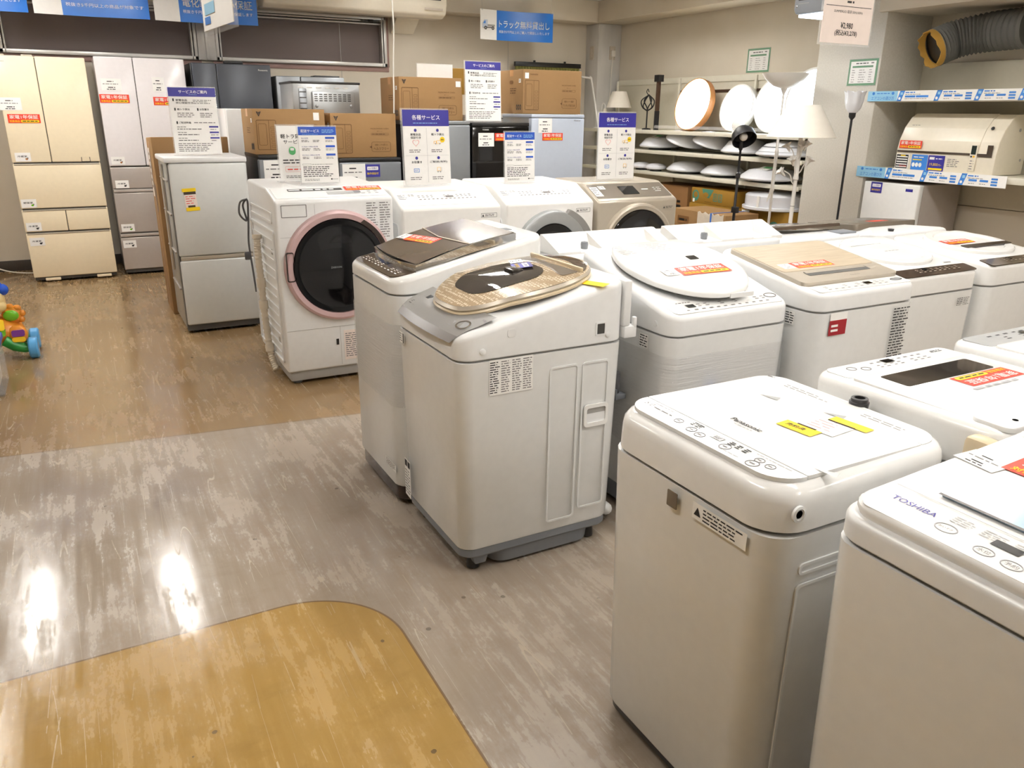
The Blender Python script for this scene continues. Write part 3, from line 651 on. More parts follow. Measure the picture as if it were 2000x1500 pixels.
def washer_strip_window():
    w, d = .55, .55
    t = thing('washing_machine', 'white washer in the near right corner with a strip window painted with blue reflection', 'washing machine', (1.0, .475, 0), -90, WG)
    cabinet(t, w, d, .83, .045, .012, .05, 'grey_plastic', .006, .014)
    f = flin([(0, .892), (.1, .900), (.55, .925)])
    def ringp(i, dz): return [(x, y, f(y)+dz) for x, y in bowed(rrect(-w/2+i, w/2-i, i, d-i, max(.02, .05-i*.5), 6), w, d, .012)]
    cover(t, w, d, .05, .83, flin([(0, .874), (.55, .905)]), .014, 'white_plastic', .012)
    u = B().loft([ringp(.017, -.024), ringp(.012, -.010), ringp(.013, -.004), ringp(.018, .001), ringp(.06, .001)], 'white_gloss'); u.build('top_panel', t)
    xf = on_top(f, 0, .06, .0015)
    cp = B(); cp.poly(bowed(rrect(-w/2+.03, w/2-.03, -.043, .045, .02), w, .8, .01), -.004, .0, 'white_gloss', xf); cp.text('TOSHIBA', -.185, .010, 'navy', w=.075, z=.001, xf=xf)
    cp.rect(-.062, -.022, .004, .022, .0014, 'black', xf)
    for x, y, r, tx in ((-.12, -.008, .017, 'おいそぎ'), (-.055, -.02, .015, '水位'), (-.015, -.022, .015, '予約'), (.03, -.024, .015, 'コース'), (.075, -.026, .015, '')):
        cp.ring(ell(x, y, r, r*.75, 24), ell(x, y, r*.9, r*.66, 24), .0, .0009, 'ink_pale', xf); (cp.text(tx, x, y, 'ink_soft', w=r*1.3, z=.001, xf=xf) if tx else cp)
    for i in range(5): cp.lines(-.13+.045*i, -.095+.045*i, .012, .036, 4, 'ink_pale', .001, xf, .3, i)
    cp.build('control_panel', t)
    g = on_top(f, 0, .165, .0015)
    lw = B(); lw.poly(rrect(-.185, .2, -.032, .03, .006), -.002, .004, 'blue_reflect_glass', g); lw.rect(-.186, .2, -.038, -.031, .0045, 'ink_soft', g); lw.build('lid_window', t)
    s = B(); s.rect(-w/2+.03, w/2-.03, -.002, .0, .001, 'seam_grey', on_top(f, 0, .11, .0013)); s.build('lid_seam', t)
    warranty(.235, on_top(f, -.075, .335, .002), parent=t)
    price_card(.075, .055, on_top(f, -.222, .30, .002) @ Matrix.Rotation(-.12, 4, 'Z'), t)
    B().rect(-w/2+.03, w/2-.03, -.002, .0, .001, 'seam_grey', on_top(f, 0, .45, .0013)).build('rear_seam', t)
washer_strip_window()

# ---------------------------------------------------------------- row of washers facing the camera side
def washer_round_lid():
    w, d = .56, .585
    t = thing('washing_machine', 'white washer with big round white lid and red sticker, clear film around its lower body', 'washing machine', (1.956, 1.985, 0), 0, WG)
    cabinet(t, w, d, .757, .05, .012, .085, 'grey_plastic', .004, .012)
    f = flin([(0, .83), (.1, .852), (.45, .952), (.585, .975)])
    cover(t, w, d, .055, .757, f, .022, 'white_plastic', .012)
    xf = on_top(f, 0, .05, .002)
    b = B(); b.poly(rrect(-.25, .25, -.04, .045, .02), -.004, .0, 'white_gloss', xf); panel_print(b, xf, -.2, .2, -.03, .02, 12, 'ink_soft', 15, (-.155, .005), (.225, .012, .028)); b.lines(-.2, -.13, .03, .038, 1, 'ink', .001, xf, .5, 4); b.build('control_panel', t)
    cy, rx, ry = .315, .248, .27
    o = [(rx*math.cos(2*PI*i/48), min(cy+ry*math.sin(2*PI*i/48), .52)) for i in range(48)]
    fl = lambda y: .862+(y-.04)*.235
    R_ = lambda k, dz: [(x*k, cy+(y-cy)*k, fl(cy+(y-cy)*k)+dz) for x, y in o]
    B().loft([R_(.97, -.006), R_(1.0, .0), R_(1.0, .012), R_(.985, .018), R_(.95, .021), R_(.5, .024), R_(.1, .025)], 'white_gloss', True, True).build('lid', t)
    B().loft([R_(.985, -.008), R_(.985, .002)], 'seam_dark', False, False).build('lid_gasket', t)
    hb = plane((.07, cy-ry+.006, fl(.04)+.004), *FRONT); B().poly(rrect(-.055, .055, -.008, .008, .004), -.004, .008, 'white_plastic', hb).build('lid_handle', t)
    lp = lambda x, y, dz=.0255: plane((x, y, fl(y)+dz), (1, 0, 0), (0, 1, .235))
    warranty(.23, lp(.035, .22), parent=t, card=.065)
    B().poly(rrect(-.022, .022, -.017, .017, .003), 0, .001, 'black_gloss', lp(.07, .325)).build('sensor_window', t)
    r = B(); r.lines(-.17, .12, -.045, .04, 6, 'ink_pale', .001, lp(-.03, .44), .3, 6); r.build('lid_print', t)
    B().rect(-.04, .04, -.012, .012, .001, 'yellow', on_top(f, .08, .55, .001) @ Matrix.Rotation(-.1, 4, 'Z')).build('yellow_tape', t)
    xs = plane((-w/2, 0, 0), *LEFT)
    B().lathe([(.011, -.002), (.011, .003), (.007, .004)], 'white_plastic', 14, xs @ Matrix.Translation((-.085, .79, 0))).build('side_cap', t)
    rating(.05, .05, 5, plane((-w/2-.001, .14, .715), *LEFT), t, 'serial_label', 8, 1)
    wrap(t, w, d, .05, .012, .30, .685)
    B().lathe([(.012, 0), (.016, .02), (.010, .024), (.010, .034), (.001, .036)], 'blue_cap', 16, plane((-.085, -.012, .555), *FRONT)).box((-.11, -.03, .548), (-.06, -.014, .562), 'blue_cap', .004).build('hose_cap', t)
    side_hook(t, w, .3, .5)
def side_hook(t, w, y, z):
    c = B(); x = -w/2
    c.tube(spl([(x-.004, y, z+.05), (x-.03, y-.06, z+.06), (x-.035, y-.05, z-.02), (x-.03, y+.02, z-.05), (x-.03, y-.02, z+.02), (x-.03, y-.06, z+.0), (x-.028, y, z-.1)], 6), .008, 'cord_grey', 7); c.build('power_cord', t)
    B().box((x-.05, y-.08, z-.03), (x-.002, y-.04, z-.01), 'grey_plastic', .004).box((x-.05, y-.08, z-.03), (x-.044, y-.04, z+.012), 'grey_plastic', .002).build('cord_hook', t)
washer_round_lid()

def washer_beige_lid():
    w, d = .55, .54
    t = thing('washing_machine', 'white washer with square beige slotted lid and a dark red sticker on its front', 'washing machine', (2.54, 1.895, 0), 0, WG)
    cabinet(t, w, d, .80, .05, .012, .05, 'grey_plastic', .006, .01)
    f = flin([(0, .868), (.09, .878), (.54, .955)])
    cover(t, w, d, .055, .80, f, .02, 'white_plastic', .012)
    xf = on_top(f, 0, .045, .002)
    b = B(); b.poly(rrect(-.25, .25, -.032, .036, .015), -.004, .0, 'white_gloss', xf); panel_print(b, xf, -.2, .14, -.02, .018, 10, 'ink_soft', 25, (.04, .006)); b.ring(ell(.2, .004, .032, .012, 24), ell(.2, .004, .028, .009, 24), .0, .002, 'chrome', xf); b.flat(ell(.2, .004, .028, .009, 24), .001, 'steel_light', xf); b.build('control_panel', t)
    y0, y1 = .085, .495; sl = .17
    fl = lambda y: .893+(y-y0)*sl
    ln = plane((0, 0, fl(0)), (1, 0, 0), (0, 1, sl))
    L = B()
    L.poly(rrect(-.262, .262, y0, y1, .025), -.016, .0, 'champagne', ln); L.build('lid', t)
    B().poly(rrect(-.25, .25, y0+.115, y1-.008, .012), 0, .0015, 'brushed', ln).build('lid_plate', t)
    s = B(); s.flat(rrect(-.17, .17, y0+.060, y0+.098, .004), .0012, 'seam_dark', ln); s.flat(rrect(-.165, .165, y0+.083, y0+.096, .003), .0018, 'champagne', ln); s.build('lid_slot', t)
    B().text('Panasonic', .04, y0+.028, 'ink_soft', w=.05, z=.001, xf=ln).build('brand_mark', t)
    warranty(.2, ln @ Matrix.Translation((-.05, y0+.165, .001)), parent=t, card=.06)
    x8 = plane((-.165, -.008, .755), *FRONT)
    st = B(); st.rect(-.045, .045, -.045, .012, .0008, 'deep_red', x8); st.rect(-.045, .045, .012, .04, .0008, 'paper', x8); st.lines(-.035, .01, -.035, .0, 2, 'paper', .0014, x8, .5, 3); st.build('red_front_label', t)
    rating(.115, .22, 18, plane((.19, -.009, .68), *FRONT), t, 'caution_print', 4, 1, False)
    rating(.045, .05, 5, plane((-w/2-.001, .12, .76), *LEFT), t, 'serial_label', 9, 1)
    xs = plane((-w/2, 0, 0), *LEFT)
    B().ring(rrect(-.34, -.24, .50, .57, .014), rrect(-.33, -.25, .51, .56, .01), -.001, .008, 'white_plastic', xs).rect(-.335, -.245, .505, .565, .001, 'seam_dark', xs).build('side_handle', t)
washer_beige_lid()

def washer_brown_panel(label, loc, w, d, seam, z0, z1, handle, seed):
    t = thing('washing_machine', label, 'washing machine', loc, 0, WG)
    cabinet(t, w, d, seam, .05, .012, .05, 'grey_plastic', .006, .01)
    f = flin([(0, z0), (.09, z0+.018), (d, z1)])
    cover(t, w, d, .055, seam, f, .018, 'white_gloss', .012)
    b = B(); xf = on_top(f, 0, .048, .002)
    b.poly([(x, y) for x, y in bowed(rrect(-w/2+.022, w/2-.022, -.042, .028, .012), w, .8, .02)], -.003, .0015, 'brown_gloss', xf)
    panel_print(b, xf @ Matrix.Translation((0, 0, .0015)), -.12, .17, -.022, .01, 9, 'champagne', seed, (-.05, .008)); b.build('control_panel', t)
    sl = (f(d-.05)-f(.15))/(d-.2); fl = lambda y: f(.15)+(y-.15)*sl; cy = d*.56
    ln = plane((0, cy, fl(cy)), (1, 0, 0), (0, 1, sl))
    L = B(); o = ell(0, 0, w*.40, d*.36, 44)
    L.loft([[(x, y, -.004) for x, y in o], [(x, y, .012) for x, y in o], [(x*.97, y*.97, .017) for x, y in o], [(x*.80, y*.80, .017) for x, y in o], [(x*.77, y*.77, .012) for x, y in o], [(x*.3, y*.3, .016) for x, y in o]], 'white_gloss', True, True, ln); L.build('lid', t)
    h = B()
    if handle:
        h.poly(rrect(-.16, .19, -.10, -.06, .012), .012, .020, 'brown_dark', ln); h.build('lid_handle', t)
        warranty(.2, ln @ Matrix.Translation((-.09, .0, .0175)), parent=t)
    else:
        h.poly(rrect(-.17, .06, .075, .125, .01), .014, .018, 'panel_white', ln); h.build('lid_handle', t)
        B().lines(-.04, .06, -.03, -.02, 1, 'ink_soft', .0165, ln, .5, 3).build('brand_mark', t)
    B().rect(.15, .2, -.02, -.012, .0008, 'ink_soft', on_top(f, 0, .12, .001)).build('brand_print', t)
    rating(.09, .04, 5, plane((.16, -.011, seam-.05), *FRONT), t, 'caution_print', seed, 2, False)
    return t
washer_brown_panel('white washer with round lid and brown panel, right beside the beige slotted lid washer', (3.165, 2.03, 0), .53, .52, .765, .845, .925, False, 31)
washer_brown_panel('white washer with dark brown lid handle, at the right end of its row', (3.72, 2.0, 0), .55, .52, .77, .858, .925, True, 37)

# ---------------------------------------------------------------- washers facing away from the camera
def washer_away_window():
    w, d = .515, .50
    t = thing('washing_machine', 'white washer turned away, dark window in its lid and red sticker upside down', 'washing machine', (1.79, 1.28, 0), 180, WG)
    cabinet(t, w, d, .78, .05, .012, .05, 'grey_plastic', .006, .01, mat='white_steel')
    f = flin([(0, .872), (.5, .882)])
    cover(t, w, d, .06, .78, f, .022, 'white_gloss', .012)
    xf = plane((0, 0, f(.05)+.0015))
    b = B(); b.poly(bowed(rrect(-w/2+.03, w/2-.03, .02, .10, .02), w, .7, .012), -.003, .0005, 'panel_white', xf)
    for x, y in ((.16, .045), (.125, .06)): b.ring(ell(x, y, .014, .012, 20), ell(x, y, .012, .010, 20), .0006, .0014, 'ink_soft', xf)
    panel_print(b, xf, -.12, .09, .03, .075, 8, 'ink_soft', 41, (.02, .04)); b.lines(-.2, -.15, .03, .045, 2, 'ink', .0012, xf, .5, 3); b.build('control_panel', t)
    B().poly(rrect(-w/2+.03, w/2-.03, .104, .385, .006), f(.1)-.002, f(.1)+.006, 'white_gloss', bev=.002).build('lid', t)
    g = B(); z = f(.1)+.0065
    g.poly(rrect(-.165, .165, .128, .208, .008), z-.004, z+.0006, 'smoke_glass'); g.build('lid_window', t)
    warranty(.205, plane((-.075, .245, z)), parent=t)
    rr = B(); rr.lines(-.12, .06, .28, .30, 1, 'ink_pale', .001, plane((0, 0, z)), .5, 4); rr.build('lid_print', t)
    rd = B(); rd.poly(rrect(-w/2+.02, w/2-.02, .40, d-.012, .02), f(.4)-.002, f(.4)+.009, 'white_plastic', bev=.004); rd.build('rear_deck', t)
    B().lathe([(.0, .0), (.006, .0)], 'seam_dark', 12, Matrix.Translation((.18, .46, f(.4)+.010))).build('deck_hole', t)
    xs = plane((w/2, 0, 0), *RIGHT)
    B().lathe([(.0, .002), (.014, .002)], 'ink_soft', 16, xs @ Matrix.Translation((.30, .80, 0))).build('side_hole', t)
    B().box((w/2-.006, .43, .80), (w/2+.04, .485, .868), 'lid_beige', .012).build('side_bracket', t)
washer_away_window()
def washer_away_grey():
    w, d = .53, .5
    t = thing('washing_machine', 'white washer turned away at the right edge, grey control strip and dark lid window', 'washing machine', (2.345, 1.285, 0), 180, WG)
    cabinet(t, w, d, .79, .05, .012, .05, 'grey_plastic', .006, .01)
    f = flin([(0, .882), (.5, .895)])
    cover(t, w, d, .06, .79, f, .020, 'white_gloss', .012)
    b = B(); xf = plane((0, 0, f(.05)+.002)); b.poly(bowed(rrect(-w/2+.03, w/2-.03, .02, .11, .02), w, .7, .012), -.003, .0005, 'grey_film', xf)
    panel_print(b, xf, -.18, .16, .035, .085, 9, 'ink', 51, (.0, .06)); b.build('control_panel', t)
    B().poly(rrect(-w/2+.03, w/2-.03, .114, .43, .015), f(.1)-.002, f(.1)+.008, 'white_gloss', bev=.003).build('lid', t)
    B().poly(rrect(-.15, .15, .15, .25, .01), f(.1)+.003, f(.1)+.0088, 'blue_reflect_glass').build('lid_window', t)
washer_away_grey()
def washer_away_ridge(label, x, w, seed):
    d = .58
    t = thing('washing_machine', label, 'washing machine', (x, 3.22, 0), 180, WG)
    cabinet(t, w, d, .82, .05, .012, .05, 'grey_plastic', .006, .01)
    f = flin([(0, .895), (.40, .94), (.58, .935)])
    cover(t, w, d, .055, .82, f, .02, 'white_plastic', .012)
    r = B(); hw = w/2-.006
    full = [(.40, .93), (.415, 1.0), (.43, 1.0), (.565, .945), (.565, .93)]; pock = [(.40, .93), (.415, 1.0), (.43, 1.0), (.455, .95), (.565, .94), (.565, .93)]
    for xa, xb, pr in ((-hw, -.23, full), (-.23, -.12, pock), (-.12, .07, full), (.07, .18, pock), (.18, hw, full)): r.prism(pr, xa, xb, 'white_bright')
    r.build('rear_ridge', t)
    B().lathe([(.014, 0), (.016, .02), (.014, .03), (.0, .033)], 'grey_plastic', 16, Matrix.Translation((.13, .51, .943))).build('water_inlet', t)
    B().poly(rrect(-w/2+.03, w/2-.03, .11, .385, .015), f(.2)-.008, f(.2)+.02, 'white_gloss', bev=.004).build('lid', t)
    return t
washer_away_ridge('white washer turned away, its pocketed back ridge right behind the glass lid washers', 1.925, .585, 61)
washer_away_ridge('white washer turned away, its back ridge in front of the champagne drum washer', 2.565, .61, 62)
def washer_away_dark():
    w, d = .56, .56
    t = thing('washing_machine', 'white washer turned away, thin dark glass lid, behind the beige lidded washer', 'washing machine', (3.19, 3.24, 0), 180, WG)
    cabinet(t, w, d, .80, .05, .012, .05, 'grey_plastic', .006, .01); f = flin([(0, .86), (.45, .92), (.56, .915)])
    cover(t, w, d, .05, .80, f, .02, 'white_plastic', .012)
    sl = .13; ln = plane((0, 0, .885), (1, 0, 0), (0, 1, sl))
    B().poly(rrect(-.25, .25, .07, .45, .03), -.004, .012, 'brown_gloss', ln, .004).build('lid', t)
    B().box((-.24, .46, .90), (-.12, .545, .925), 'grey_plastic', .006).build('rear_deck', t)
washer_away_dark()
def washer_away_label():
    w, d = .585, .60
    t = thing('washing_machine', 'cream white washer turned away near the right wall, printed label on its back', 'washing machine', (3.835, 3.255, 0), 180, WG)
    cabinet(t, w, d, .79, .05, .012, .05, 'grey_plastic', .006, .01); f = flin([(0, .80), (.12, .86), (.35, .915), (.6, .905)])
    cover(t, w, d, .045, .79, f, .016, 'white_plastic', .012)
    ln = plane((0, 0, .885), (1, 0, 0), (0, 1, .08))
    B().poly(rrect(-.25, .25, .09, .43, .03), -.02, .014, 'champagne_dark', ln, .004).build('lid', t)
    B().poly(rrect(-.1, .02, .3, .36, .005), .014, .0148, 'red', ln).build('lid_sticker', t)
    B().lathe([(.014, 0), (.016, .012), (.0, .014)], 'dark_plastic', 16, Matrix.Translation((.13, .55, f(.55)))).build('water_inlet', t)
    rating(.2, .085, 9, plane((-.04, d+.001, .845), *BACK), t, 'rating_label', 71, 4, False)
washer_away_label()

# ---------------------------------------------------------------- drum washers
def drum_washer(label, xc, w, zf, zt, ring, body='white_plastic', panel='panel_white', dz=.66, rr=.30, rg=.235, d=.56, group='front loading drum washers', glass='black_gloss', bezel='black_gloss', side=True):
    t = thing('drum_washing_machine', label, 'washing machine', (xc, 4.255, 0), 0, group)
    hw = w/2
    prof = [(.0, .075), (.0, zf), (.02, zf+.01), (.21, zt), (d, zt+.01), (d, .075)]
    B().prism(prof, -hw, hw, body, .014, 3).build('cabinet', t)
    B().box((-hw+.015, .015, .02), (hw-.015, d-.015, .08), 'seam_grey', .006).build('base', t)
    for sx in (-1, 1):
        for y in (.06, d-.06): B().lathe([(.02, 0), (.026, .004), (.026, .014), (.02, .021)], 'grey_plastic', 14, Matrix.Translation((sx*(hw-.06), y, 0))).build('foot', t)
    sl = (zt-zf-.01)/.19; pf = plane((0, .11, zf+.01+.09*sl+.0015), (1, 0, 0), (0, 1, sl))
    b = B(); b.poly(rrect(-hw+.02, hw-.02, -.085, .085, .01), -.004, .0, panel, pf)
    b.build('control_panel', t)
    D = plane((.0, 0, dz), *FRONT); q = 56
    r = B(); c = lambda k: [(k*math.cos(2*PI*i/q), k*math.sin(2*PI*i/q)) for i in range(q)]
    r.loft([[(x, y, .0) for x, y in c(rr)], [(x, y, .028) for x, y in c(rr-.006)], [(x, y, .034) for x, y in c(rr-.018)], [(x, y, .030) for x, y in c(rg)], [(x, y, .01) for x, y in c(rg-.006)]], ring, False, False, D); r.build('door_ring', t)
    g = B(); g.loft([[(x, y, .02) for x, y in c(rg)], [(x, y, .034) for x, y in c(rg-.008)], [(x, y, .030) for x, y in c(rg-.03)], [(x, y, .028) for x, y in c(rg-.05)], [(x, y, .040) for x, y in c(rg*.55)], [(x, y, .044) for x, y in c(rg*.2)]], glass, False, True, D); g.build('door_glass', t)
    return t, pf, D, hw
def recess_side(t, hw, d, zt):
    b = B(); xf = plane((-hw, 0, 0), *LEFT)
    for z in [.16+.105*i for i in range(8)]:
        b.ring(rrect(-d+.06, -.09, z, z+.06, .012), rrect(-d+.075, -.105, z+.012, z+.05, .008), -.001, .006, 'white_plastic', xf)
    b.ring(rrect(-d+.03, -.06, .12, zt-.14, .02), rrect(-d+.04, -.07, .13, zt-.15, .014), -.001, .009, 'white_plastic', xf)
    for y, z in ((-.16, .72), (-.42, .72), (-.16, .22), (-.42, .22)): b.rect(y-.02, y+.02, z, z+.03, .0015, 'seam_grey', xf)
    return b.build('side_panel', t)
t, pf, D, hw = drum_washer('white drum washer with a big pink ringed dark glass door and side drain hose', 1.2, .652, 1.018, 1.075, 'pink_ring', dz=.662, rr=.305, rg=.262, d=.72)
b = B(); panel_print(b, pf, .0, .28, -.05, .0, 7, 'ink_soft', 81); b.rect(-.02, .16, -.045, -.0, .0013, 'grey_film', pf); b.rect(.13, .17, -.035, .0, .0018, 'ink_soft', pf); b.build('panel_print', t)
b = B(); b.rect(-.22, .08, .02, .055, .001, 'black', pf); b.lines(-.215, .075, .024, .051, 1, 'paper', .0016, pf, .55, 12); b.build('black_label', t)
warranty(.21, pf @ Matrix.Translation((.20, .04, .0012)), parent=t)
xf = plane((0, -.0015, 0), *FRONT)
b = B(); b.ring(rrect(-.295, -.16, .955-.02, 1.0, .004), rrect(-.292, -.163, .938, .997, .003), 0, .0012, 'ink_soft', xf); b.rect(-.31, -.12, .83, .8315, .001, 'ink_pale', xf); b.rect(-.118, -.1165, .83, 1.0, .001, 'ink_pale', xf); b.build('detergent_drawer', t)
b = B(); b.lines(.17, .235, .84, 1.0, 12, 'ink_soft', .001, xf, .35, 5); b.lines(.245, .31, .80, 1.0, 15, 'ink_soft', .001, xf, .35, 6); b.build('caution_print', t)
b = B(); b.rect(-hw+.01, hw-.01, .315, .3175, .001, 'seam_grey', xf); b.rect(-.02, -.0185, .09, .315, .001, 'seam_grey', xf); b.rect(-.045, -.03, .21, .245, .0014, 'dark_plastic', xf); b.build('lower_panel', t)
b = B(); b.rect(.0, .115, .115, .29, .0008, 'paper_pink', xf); b.lines(.008, .107, .13, .275, 12, 'ink_soft', .0013, xf, .4, 4); b.build('instruction_label', t)
b = B(); o = rrect(-.012, .03, -.075, .085, .01); b.ring([(x-.285, y+.01) for x, y in o], [(x-.281+.0, y+.01) for x, y in rrect(-.010, .025, -.069, .079, .008)], .028, .038, 'brown_dark', D); b.build('door_handle', t)
b = B(); hk = [(.262*math.cos(a), .262*math.sin(a)) for a in [math.radians(22+4*i) for i in range(11)]]; ho = [(.285*math.cos(a), .285*math.sin(a)) for a in [math.radians(24+3.6*i) for i in range(11)]]
b.poly(ho+hk[::-1], .026, .038, 'brown_dark', D); b.build('door_hinge', t)
b = B(); b.text('ZABOON', -.03, -.0, 'steel_light', w=.06, z=.0455, xf=D); b.build('door_mark', t)
recess_side(t, hw, .72, 1.0)
b = B(); P0 = [(-hw-.03, .40, .80), (-hw-.035, .39, .70), (-hw-.035, .37, .5), (-hw-.035, .35, .3), (-hw-.03, .31, .12), (-hw-.02, .24, .03)]
q = spl(P0, 16); b.tube(q, [.021 if i % 2 else .017 for i in range(len(q))], 'hose', 10); b.build('drain_hose', t)
for i, z in enumerate((.79, .53, .40, .15)):
    k = min(range(len(q)), key=lambda j: abs(q[j].z-z)); B().cyl(q[max(k-2, 0)], q[min(k+2, len(q)-1)], .026, 'hose', 12).build('hose_clip', t)
b = B(); b.tube(spl([(-hw-.012, .70, .97), (-hw-.05, .72, .95), (-hw-.06, .72, .88), (-hw-.02, .73, .84), (-hw-.035, .73, .93), (-hw-.01, .71, .96), (-hw-.012, .73, .83), (-hw-.02, .74, .7), (-hw-.012, .74, .55), (-hw-.005, .73, .4)], 7), .006, 'cord_grey', 7)
b.box((-hw-.05, .735, .60), (-hw-.015, .755, .65), 'cord_grey', .005); b.build('power_cord', t)

def white_drum(label, xc, seed, dz=.64):
    t, pf, D, hw = drum_washer(label, xc, .63, .945, 1.045, 'steel_light', dz=dz, rr=.265, rg=.185, body='white_bright', d=.66)
    b = B(); panel_print(b, pf, -.18, .2, -.03, .025, 14, 'ink_soft', seed); b.rect(.0, .05, -.008, .01, .0015, 'ink_soft', pf); b.build('panel_print', t)
    b = B(); b.rect(-.30, -.24, -.03, .045, .001, 'paper', pf); b.lines(-.295, -.245, -.02, .035, 4, 'ink_soft', .0014, pf, .4, 3); b.rect(-.23, -.19, .01, .04, .001, 'paper', pf); b.lines(-.228, -.192, .013, .037, 2, 'ink_soft', .0014, pf, .5, 4); b.build('panel_label', t)
    xf = plane((0, -.001, 0), *FRONT); b = B(); b.rect(.18, .285, .88, .905, .0008, 'paper', xf); b.ring(rrect(.18, .285, .88, .905, .001), rrect(.182, .283, .882, .903, .001), .0009, .0013, 'ink_soft', xf); b.lines(.205, .28, .885, .9, 2, 'ink', .0013, xf, .4, 5); b.flat([(.185, .885), (.2, .885), (.1925, .9)], .0013, 'ink', xf); b.build('warning_label', t)
    b = B(); a0 = [math.radians(20+4*i) for i in range(13)]; b.poly([(.31*math.cos(a)*1.0, .285*math.sin(a)) for a in a0]+[(.25*math.cos(a), .25*math.sin(a)) for a in a0[::-1]], .004, .03, 'silver_panel', D, .004); b.build('door_hinge', t)
    b = B(); x = plane((-hw, 0, 0), *LEFT); b.ring(rrect(-.5, -.06, .12, .86, .03), rrect(-.485, -.075, .135, .845, .02), -.001, .008, 'white_plastic', x); b.build('side_panel', t)
    for i in range(1): B().rect(-.25, .12, .062, .078, .001, 'paper_pink', pf).build('rear_strip', t)
white_drum('plain white drum washer between the pink ringed one and its silver doored neighbour', 1.895, 91, .48)
white_drum('white drum washer with a silver door ring, left of the champagne one', 2.565, 92)
t, pf, D, hw = drum_washer('champagne drum washer with black glass door and black touch screen', 3.235, .645, .935, 1.04, 'champagne', dz=.63, rr=.29, rg=.25, body='champagne', panel='champagne_dark')
b = B(); b.poly(rrect(-.075, .055, -.05, .05, .006), .0, .002, 'black_gloss', pf); b.build('touch_screen', t)
b = B(); b.lines(.1, .16, -.01, .02, 1, 'paper', .001, pf, .3, 3); b.lines(.2, .27, -.03, .03, 3, 'paper', .001, pf, .2, 4); b.build('panel_print', t)
b = B(); b.rect(-.30, -.24, -.06, .05, .001, 'paper', pf); b.lines(-.295, -.245, -.05, .04, 4, 'ink_soft', .0014, pf, .4, 3); b.rect(-.23, -.18, .02, .06, .001, 'paper', pf); b.lines(-.228, -.185, .025, .055, 2, 'ink_soft', .0014, pf, .5, 4); b.build('panel_label', t)
xf = plane((0, -.001, 0), *FRONT); b = B(); b.rect(.2, .30, .87, .895, .0008, 'champagne', xf); b.lines(.225, .295, .874, .89, 2, 'ink', .0013, xf, .4, 5); b.flat([(.205, .875), (.22, .875), (.2125, .89)], .0013, 'ink', xf); b.build('warning_label', t)
b = B(); a0 = [math.radians(150+4*i) for i in range(14)]; b.poly([(.262*math.cos(a), .262*math.sin(a)) for a in a0]+[(.225*math.cos(a), .225*math.sin(a)) for a in a0[::-1]], .03, .04, 'black', D); b.build('door_handle', t)

# ---------------------------------------------------------------- refrigerators (local: front faces -y at y = 0)
def fridge(label, x0, x1, yf, d, h, body, doors, name='refrigerator', gap='seam_dark', group=None, feet=True, bev=.008, thick=.05, cat='fridge'):
    t = thing(name, label, cat, ((x0+x1)/2, yf, 0), 0, group); hw = (x1-x0)/2
    B().box((-hw+.004, thick+.006, .035), (hw-.004, d, h-.004), body, .006).build('cabinet', t)
    B().box((-hw+.01, .012, .02), (hw-.01, thick+.02, h-.012), gap).build('door_gap', t)
    if feet:
        for sx in (-1, 1):
            for y in (.07, d-.06): B().lathe([(.016, 0), (.02, .004), (.02, .03), (.014, .04)], 'dark_plastic', 12, Matrix.Translation((sx*(hw-.07), y, 0))).build('foot', t)
    for nm, a, b_, c, e, m in doors:
        B().box((a-(x0+x1)/2, 0, c), (b_-(x0+x1)/2, thick, e), m, bev, 3).build(nm, t)
    return t, hw, lambda x, z: plane((x-(x0+x1)/2, -.0015, z), *FRONT)
CF = 'large refrigerators along the window wall'
X0, X1 = -.487, .180; s = -.192
t, hw, at = fridge('tall cream six door refrigerator standing leftmost under the windows', X0, X1, 8.04, .66, 1.878, 'cream', [
    ('door', X0, s-.003, 1.03, 1.875, 'cream'), ('door', s+.003, X1, 1.03, 1.875, 'cream'), ('drawer', X0, X1, .645, 1.018, 'cream'),
    ('drawer', X0, s+.035, .445, .633, 'cream'), ('drawer', s+.041, X1, .445, .633, 'cream'), ('drawer', X0, X1, .045, .433, 'cream')], group=CF)
for z0, z1 in ((1.006, 1.019), (.621, .634), (.421, .434)):
    B().box((-hw+.01, -.003, z0), (hw-.01, .01, z1), 'champagne', .003).build('drawer_grip', t)
b = B(); xf = at(.07, 1.05); b.ring(rrect(-.035, .035, -.02, .02, .004), rrect(-.03, .03, -.016, .02, .003), 0, .002, 'champagne_dark', xf); b.build('door_grip', t)
B().text('TOSHIBA', 0, 0, 'ink_soft', w=.06, xf=at(-.44, 1.83)).build('brand_mark', t)
warranty(.235, at(-.34, 1.385), parent=t); price_card(.16, .10, at(-.42, 1.50), t)
for k, (x, z, tx, p) in enumerate(((-.40, 1.075, '冷蔵室', 0), (-.42, .69, '野菜室', 2), (-.415, .49, '冷凍室', 1), (-.41, .36, '冷凍室', 1))): room_label(tx, .115, at(x, z), t, p)
for x in (-.34, .07): B().box((x-.06-(X0+X1)/2, .0, .012), (x+.06-(X0+X1)/2, .05, .036), 'cream', .005).build('foot_cover', t)
for x in (-.3, -.1): B().box((x-.03, .03, 1.874), (x+.05, .09, 1.888), 'champagne', .004).build('hinge', t)
X0, X1 = .248, .975; s = .553
t, hw, at = fridge('tall pearl white refrigerator with silver lower drawers, right of the cream one', X0, X1, 8.09, .62, 1.90, 'pearl', [
    ('door', X0, s-.003, .985, 1.897, 'pearl'), ('door', s+.003, X1, .985, 1.897, 'pearl'), ('drawer', X0, X1, .785, .972, 'pearl_grey'),
    ('drawer', X0, X1, .39, .748, 'pearl_grey'), ('drawer', X0, X1, .05, .345, 'pearl_grey')], group=CF)
